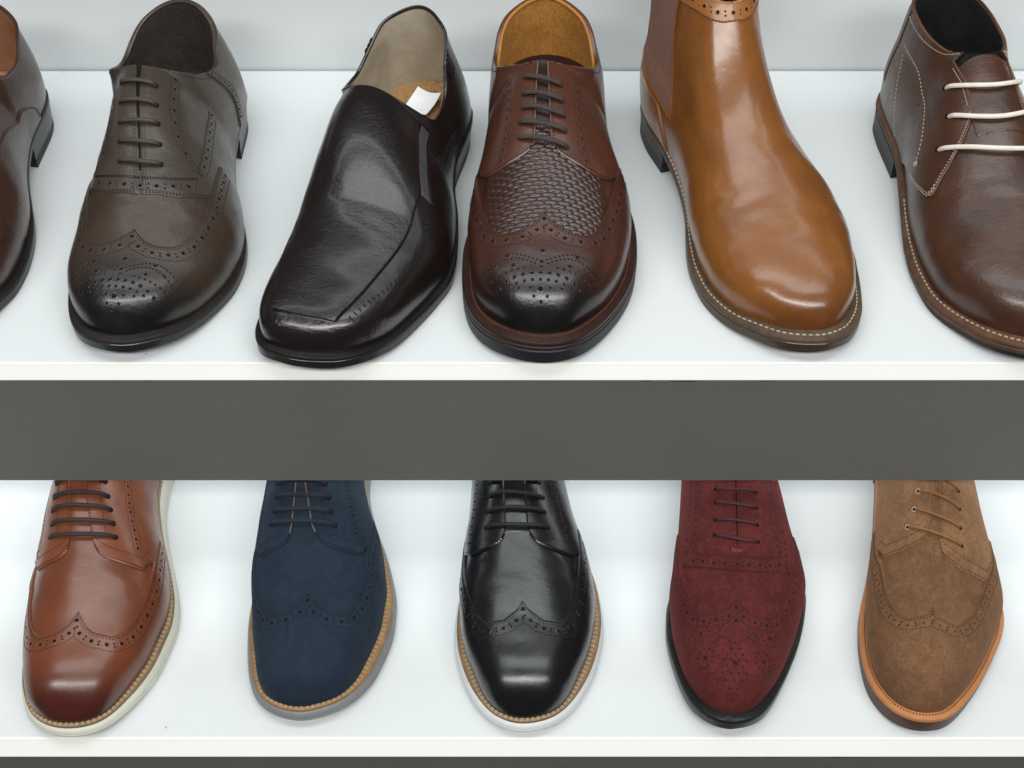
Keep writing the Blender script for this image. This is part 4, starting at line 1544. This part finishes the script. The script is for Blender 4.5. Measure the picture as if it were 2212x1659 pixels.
def derby_wing(name, label, x, y, rot, right, left, L, margin, lea, qlea, thr, lacemat, lin, wp, gap, yf, lace_rows, lace_r, tipx=0, heelx=0, rc=None,
               ridge=RIDGE, zf=ZF, yth=205, sole='wedge', foam=None, weltm=None, ribm=None, eye=None, thread2=None, big=1.5, band=11.0, tongue_mat=None,
               facing_row=None, edge_mat=None, hole_rows=True, qoff=2.1, back_strip=True):
    root = place(name, label, x, y, True, rot, LOW)
    la = Last(right, left, L, margin, tipx=tipx, heelx=heelx, rc=rc, ridge=ridge, zf=zf, yth=yth, mwaist=3 if sole != 'dress' else 1.5, mheel=3, mtoe=margin + 0.5 if eye else 3.4, tipy=0 if eye else margin - 3)
    mats = [lea, thr, M['dark']]
    base_upper(la, root, 'vamp', lea, 200).build('vamp', [lea], root, merge=True)
    wing_cap(la, root, mats, wp, big=big, band=band, hole_rows=hole_rows)

    def extra(mb, la, sg, off):
        yf = yfs[sg > 0]
        # punched strip down the side of the quarter
        y0_ = float(yf(np.array(0.62)))
        u = np.linspace(0, 1, 60); yy = y0_ + 3 + (200 - y0_) * u
        if back_strip:
            sc = 43 - 3 * u
            for d in (-3.4, 3.4):
                stitches(mb, la, yy, la.cs(yy, sg * (sc + d)), off, 1, 2.2, 1.5, .5)
            hs = [(y_, sg * (43 - 3 * u_), 1.3 if i % 2 == 0 else .7) for i, (u_, y_) in enumerate(zip(np.linspace(0.02, 1, 22), np.linspace(y0_ + 5, y0_ + 3 + (200 - y0_), 22)))]
            holes(mb, la, hs, off, 0, 2)
        # bar tack at the point of the facing
        kk = np.array([0.44, 0.5]); yq = yf(kk) + 2
        # second stitched row parallel to the lacing
    gaps = gap if isinstance(gap, tuple) else (gap, gap)
    yfs = yf if isinstance(yf, tuple) else (yf, yf)
    for sg in (-1, 1):
        gap, yf = gaps[sg > 0], yfs[sg > 0]
        q = quarter(la, root, [qlea, thread2 or thr, M['dark']], sg, gap, yf, qoff, raw=edge_mat, extra=extra, edge_rows=(1.5, facing_row) if facing_row else (1.5,), fstitch=(1.5, 9.0))
    tongue(la, root, tongue_mat or lea, 128, yth + 2, 20, 0.5)
    lining(la, root, lin, 160); insole(la, root, lin, 160); collar(la, root, qlea, 1.4, 0.2, cmin=0.1)
    shoelace(la, root, lacemat, lace_rows, lace_r, qoff + 0.6, 1.3, drop=1.0 if eye else 3.0)
    if eye:
        eyelets(la, root, eye[0], eye[1], qoff, 1.45)
    return root, la


def foam_sole(la, root, weltm, ribm, foam, groove, t_w=3.2, grow=2.2, rib=(3.9, 4.0, 3.3)):
    welt(la, root, [weltm, ribm], t_w, None, rib=rib)
    y = la.loop[:, 1]; zt = la.zf(y) - t_w
    zb = 7 * sstep(70 - y, 0, 74) ** 1.3 + 0.02
    mb = MB()
    d = zt - zb
    slab(mb, la, [(-0.4, zt), (0.3, zt - 0.3), (grow * 0.8, zt - d * 0.30), (grow, zt - d * 0.55), (grow * 0.75, zt - d * 0.63), (grow, zt - d * 0.7), (grow * 0.75, zt - d * 0.92), (-1.5, zb)])
    mb.build('midsole', foam, root)


W_RIDGE = RIDGE
foam_zf = [(0, 19), (20, 17.5), (50, 16.5), (90, 17), (120, 18), (150, 20.5), (180, 23.5), (210, 26.5), (235, 28), (330, 29)]
heelR = [(215, 36), (260, 35), (290, 30), (304, 18)]
heelL = [(200, -36), (260, -36), (290, -31), (304, -19)]
dk = M['dark']

# cognac derby, cream foam sole
lea = leather('cognac leather', (0.170, 0.047, 0.018), (0.115, 0.030, 0.012), ((0.068, 0.014, 0.008), 8, 42), rough=0.35, coat=0.3, coat_rough=0.22, grain=0.12, crease_amt=0.6, crease=(0.088, 0.105))
thr = plain('maroon thread', (0.055, 0.016, 0.009), 0.7)
wl = plain('tan ribbed welt', (0.25, 0.155, 0.08), 0.6, 0.25)
rb = plain('tan welt bead', (0.43, 0.31, 0.19), 0.6, 0.2)
r_, la = derby_wing('derby_shoe', 'cognac brown leather wingtip derby with cream sole and dark brown laces', -323, -155, 0,
                    [(1, 16), (5, 26), (12, 34), (24, 42), (40, 51), (58, 58), (77, 62), (94, 65), (111, 64), (124, 61), (144, 55), (180, 43)] + heelR,
                    [(2, -6), (8, -17), (16, -25), (28, -31), (41, -36), (60, -40), (85, -43), (110, -42), (150, -38)] + heelL, 312, 5.5,
                    lea, leather('cognac quarter leather', (0.20, 0.057, 0.021), (0.14, 0.036, 0.014), rough=0.36, coat=0.2, crease_amt=0.0), thr,
                    plain('dark brown lace', (0.040, 0.026, 0.024), 0.7, 0.3, bmp=0.6, bscale=800), leather('brown lining', (0.16, 0.075, 0.035), rough=0.6, coat=0),
                    [(0, 73), (4, 67), (9, 61), (16, 57.5), (25, 57), (32, 61), (38, 69), (44, 83), (50, 100), (55, 116), (64, 138), (75, 155)],
                    lambda y: 7.6 - 0.05 * np.maximum(np.asarray(y, float) - 125, 0), pchip([0, 0.03, 0.08, 0.23, 0.5, 0.56, 1], [128, 120, 115, 112, 113, 120, 138]),
                    [(132, -26, 130, 25), (141, -24, 140, 24), (150.5, -22.5, 150, 23), (160, -21, 160, 22), (170, -19, 171, 20), (181, -18, 182, 18)], 1.75,
                    tipx=5, rc=[(0, 5), (66, 6), (100, 3), (130, -2), (175, -8), (312, -5)], zf=foam_zf, facing_row=10.5)
foam_sole(la, r_, wl, rb, plain('cream foam', (0.70, 0.69, 0.59), 0.6, 0.06), dk)

# navy nubuck derby, grey foam sole
lea = suede('navy nubuck', (0.0134, 0.0229, 0.0386), (0.0202, 0.0330, 0.0496), 0.3, 0.7, 0.8, 0.3)
thr = plain('navy thread', (0.006, 0.009, 0.018), 0.8)
r_, la = derby_wing('derby_shoe', 'navy blue nubuck wingtip derby with tan welt and grey sole, on the lower shelf', -153, -143, -1,
                    [(3, 12), (8, 24), (18, 36), (33, 47), (53, 55), (80, 62), (105, 63), (123, 60), (144, 55), (180, 43)] + heelR,
                    [(2, -9), (7, -19), (16, -29), (30, -36), (45, -40), (64, -43), (90, -45), (115, -44), (150, -39)] + heelL, 312, 7,
                    lea, lea, thr, plain('navy lace', (0.018, 0.020, 0.034), 0.8, 0.3, bmp=0.6, bscale=800), suede('navy lining', (0.03, 0.035, 0.05), (0.02, 0.025, 0.04)),
                    [(0, 78), (4, 73), (9, 67.5), (16, 64), (25, 64), (32, 70), (38, 81), (45, 98), (51, 115), (57, 130), (66, 148), (76, 161)],
                    lambda y: 8.0 - 0.13 * np.clip(np.asarray(y, float) - 122, 0, 45), pchip([0, 0.03, 0.1, 0.3, 0.5, 0.56, 1], [127, 119, 113.5, 112, 115, 122, 138]),
                    [(132.5, -25, 129.5, 25), (141.5, -22, 139, 22), (151, -19.5, 149, 20.5), (161, -18, 159, 18.5), (171, -17, 170, 17), (182, -15, 181, 15)], 1.75,
                    tipx=2, rc=[(0, 2), (70, 0), (130, -8), (312, -7)], zf=foam_zf, facing_row=9.5, edge_mat=plain('tan raw edge', (0.17, 0.125, 0.10), 0.8))
foam_sole(la, r_, plain('honey ribbed welt', (0.32, 0.18, 0.075), 0.6, 0.3), plain('honey welt bead', (0.44, 0.29, 0.14), 0.6, 0.2), plain('grey foam', (0.215, 0.215, 0.225), 0.4, 0.1), dk, grow=2.6)

# black derby, white foam sole
lea = leather('black leather', (0.006, 0.006, 0.0068), (0.0045, 0.0045, 0.005), rough=0.31, coat=0.35, coat_rough=0.22, grain=0.10, crease=(0.08, 0.11), crease_amt=0.7)
thr = plain('black cotton thread', (0.007, 0.007, 0.008), 0.7)
r_, la = derby_wing('derby_shoe', 'glossy black leather wingtip derby with tan welt and white sole, on the lower shelf', 7, -152, 0,
                    [(2, 12), (7, 23), (18, 34), (32, 43), (51, 52), (72, 58), (93, 61), (111, 60), (130, 57), (150, 51), (185, 41)] + heelR,
                    [(3, -11), (10, -21), (22, -30), (37, -38), (54, -44), (72, -48), (88, -49), (105, -48), (130, -44), (170, -38)] + heelL[1:], 312, 6.5,
                    lea, lea, thr, plain('black lace', (0.012, 0.012, 0.013), 0.6, 0.3, bmp=0.6, bscale=800), leather('black lining leather', (0.02, 0.02, 0.02), rough=0.6, coat=0),
                    [(0, 79), (4, 73), (9, 69.0), (16, 65.0), (26, 65.0), (33, 71.5), (38, 80.5), (44, 95.5), (51, 116.5), (57, 134.5), (66, 156.5)],
                    lambda y: 8.0 - 0.012 * np.maximum(np.asarray(y, float) - 120, 0), pchip([0, 0.03, 0.12, 0.3, 0.48, 0.56, 1], [135, 126, 120.5, 119.5, 121, 126, 140]),
                    [(136, -24, 135, 24), (147.5, -23, 146, 22.5), (158, -21, 157, 22), (168, -19, 168, 20), (178, -18, 178, 18), (188, -16, 188, 16)], 1.6,
                    rc=[(0, 2), (75, -4), (130, -8), (312, -6)], zf=foam_zf, facing_row=9.5)
foam_sole(la, r_, wl, rb, plain('white foam', (0.74, 0.75, 0.74), 0.5, 0.04), dk)


# burgundy suede brogue oxford
def shoe_burgundy():
    root = place('oxford_shoe', 'burgundy red suede brogue oxford with pierced toe and thin black sole, on the lower shelf', 157, -150, True, 5, LOW)
    la = Last([(1, 3), (3, 10), (10, 21), (19, 28), (37, 37), (56, 45), (82, 54), (105, 59), (123, 61), (137, 58), (160, 50), (190, 42)] + heelR,
              [(2, -11), (8, -21), (17, -29), (30, -35), (50, -41), (67, -45), (84, -47), (99, -47), (112, -45), (125, -42), (160, -37)] + heelL, 312, 5.5,
              rc=[(0, 0), (80, -2), (130, -3), (200, -3), (312, -2)], yth=206, smooth=1.2,
              e1=[(0, 0.66), (40, 0.74), (90, 0.93), (150, 1.05), (200, 1.05), (330, 1.0)], e2=[(0, 0.72), (40, 0.8), (90, 0.92), (150, 0.97), (330, 1.0)])
    lea = suede('burgundy suede', (0.1129, 0.0221, 0.0202), (0.0696, 0.0155, 0.0146), 0.3, 0.9)
    thr = plain('dark maroon thread', (0.045, 0.012, 0.012), 0.9)
    hol = plain('maroon perforation', (0.012, 0.004, 0.004), 0.9, 0.2)
    base_upper(la, root, 'vamp', lea, 200).build('vamp', lea, root, merge=True)
    wing_cap(la, root, [lea, thr, hol], [(0, 79), (5, 74), (10, 70.5), (18, 69), (26, 71), (33, 79), (38, 90), (44, 103), (52, 122), (58, 138), (64, 152)],
             medallion=medallion_diamond(29), pitch=9.2, big=1.45, small=0.75)
    yf = pchip([0, 0.25, 0.45, 0.6, 1], [98, 101.5, 108, 114, 140])

    def extra(mb, la, sg, off):
        hs = []
        bandy = lambda q, d: d + 0.0078 * np.asarray(q, float) ** 2
        for i, s_ in enumerate(np.arange(0.01 if sg > 0 else 8.6, 36, 8.6)):
            hs.append((float(bandy(s_, 103.5)), sg * s_, 1.5))
        for i, s_ in enumerate(np.arange(4.3, 36, 8.6)):
            for e in (-1.4, 1.4):
                hs.append((float(bandy(s_, 103.5)) + e, sg * s_, 0.75))
        for i, u in enumerate(np.linspace(0, 1, 15)):
            y = 122 + 78 * u
            hs.append((y, sg * (35 - 3 * u), 1.3 if i % 2 == 0 else 0.75))
        for i, u in enumerate(np.linspace(0, 1, 19)):
            y = 114 + 88 * u
            hs.append((y, sg * (43 + 4 * u), 1.3 if i % 2 == 0 else 0.75))
        holes(mb, la, hs, off, 0, 2)
        s_ = np.linspace(0.5, 38, 60)
        for yy in (99.4, 108.6, 109.7):
            yq = bandy(s_, yy)
            stitches(mb, la, yq, la.cs(yq, sg * s_), off, 1, 2.1, 1.6, .75)
        y = np.linspace(124, 200, 80)
        for d in (-3, 3, 5.5):
            stitches(mb, la, y, la.cs(y, sg * (34 - 0.03 * (y - 110) + d)), off, 1, 2.2, 1.5, .5)
    for sg in (-1, 1):
        quarter(la, root, [lea, thr, hol], sg, lambda y: 0.45 + 0.0 * np.asarray(y, float), yf, 1.3, extra=extra, edge_rows=(1.8,), fstitch=())
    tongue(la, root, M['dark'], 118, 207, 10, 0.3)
    mb = MB()
    stitches(mb, la, np.array([112.5, 117.5]), la.cs(np.array([114., 114.]), np.array([-3.5, -3.5])), 1.3, 0, 4, 3, 1.3)
    for d in np.linspace(-2.6, 2.6, 9):
        stitches(mb, la, np.array([111.5, 116]), la.cs(np.array([114., 114.]), np.array([d, d])), 1.4, 0, 4, 3, 0.6, 0.5)
    mb.build('bar_tack', plain('pink red tack thread', (0.30, 0.045, 0.045), 0.9), root)
    lin = suede('maroon lining', (0.05, 0.012, 0.012), (0.03, 0.01, 0.01))
    lining(la, root, lin, 160); insole(la, root, lin, 160); collar(la, root, lea, 1.4)
    shoelace(la, root, plain('dark burgundy lace', (0.050, 0.013, 0.017), 0.6, 0.3, bmp=0.5), [(126, -16.5, 122.5, 15.5), (137, -16, 135, 15.5), (149.5, -15.5, 147.5, 15.5), (160, -15, 159, 15.5), (171, -14, 171, 14), (183, -13, 183, 13)], 1.25, 1.7, 0.5)
    welt(la, root, [M['black_sole'], M['black_rubber']], 3.2, (0.4, 2.3, 1.6, 0.8), 225)
    outsole(la, root, M['black_sole'], 3.2, 7.0, 4.5, -0.2)
    heel(la, root, [M['black_sole'], M['black_rubber']], 7.4, 236)


shoe_burgundy()

# tan suede derby with orange welt
lea = suede('tan brown suede', (0.185, 0.094, 0.047), (0.125, 0.064, 0.034), 0.3, 0.8, 0.95, 0.5)
ql = suede('light tan suede', (0.2408, 0.1288, 0.0650), (0.1736, 0.0896, 0.0448), 0.3, 0.9)
thr = plain('dark tan thread', (0.07, 0.035, 0.016), 0.9)
brass = plain('cream metal eyelet', (0.50, 0.42, 0.32), 0.35, 0.1, spec=0.6)
lr = [(132, -22, 121, 17.5), (144, -17, 134, 16.5), (157, -14, 148, 16.5), (170, -12, 161.5, 16), (182, -12, 174, 15)]
r_, la = derby_wing('derby_shoe', 'tan brown suede derby with orange welt, metal eyelets and thin tan laces', 298, -149, 10,
                    [(1, -1), (4, 9), (14, 20), (27, 29), (48, 41), (73, 52), (97, 60), (111, 62), (129, 59), (150, 52), (185, 42)] + heelR,
                    [(1, -14), (6, -25), (16, -34), (32, -42), (51, -46), (72, -48), (87, -48), (105, -46), (130, -42), (165, -38)] + heelL[1:], 312, 6.5,
                    lea, ql, thr, plain('tan waxed lace', (0.26, 0.115, 0.038), 0.55, 0.3, bmp=0.4), suede('tan lining suede', (0.2, 0.11, 0.05), (0.15, 0.08, 0.04)),
                    [(0, 72), (4, 66), (9, 64), (16, 62.5), (23, 67), (30, 76), (36, 89), (43, 109), (50, 121), (56, 133), (64, 153)],
                    (lambda y: 0.6 + 0.22 * np.clip(159 - np.asarray(y, float), 0, 45), lambda y: 0.8 + 0 * np.asarray(y, float)),
                    (pchip([0, 0.04, 0.16, 0.3, 0.5, 0.58, 1], [125, 120.5, 117, 115.5, 117, 124, 138]), pchip([0, 0.04, 0.12, 0.25, 0.5, 0.58, 1], [120, 110, 106.5, 103.5, 105, 116, 138])),
                    lr, 1.2, tipx=-7, rc=[(0, -6), (70, -8), (130, -5), (200, -5), (312, -4)], eye=([brass, M['dark']], [(a_, b_) for a_, b_, _, _ in lr]), hole_rows=True, big=0.7, band=9.5,
                    back_strip=False, qoff=1.8)
ow = plain('orange leather welt', (0.52, 0.215, 0.078), 0.55, 0.15)
welt(la, r_, [ow, plain('dark brown welt thread', (0.09, 0.035, 0.014), 0.8)], 3.5, (0.6, 2.3, 1.5, 1.0), 270)
outsole(la, r_, plain('red brown sole edge', (0.080, 0.030, 0.018), 0.45, 0.35, stretch=(1, 1, 5), coat=0.1), 3.5, 12.5, 8, -0.3)
heel(la, r_, [plain('red brown heel', (0.07, 0.028, 0.018), 0.5), M['black_rubber']], 9.3, 236)
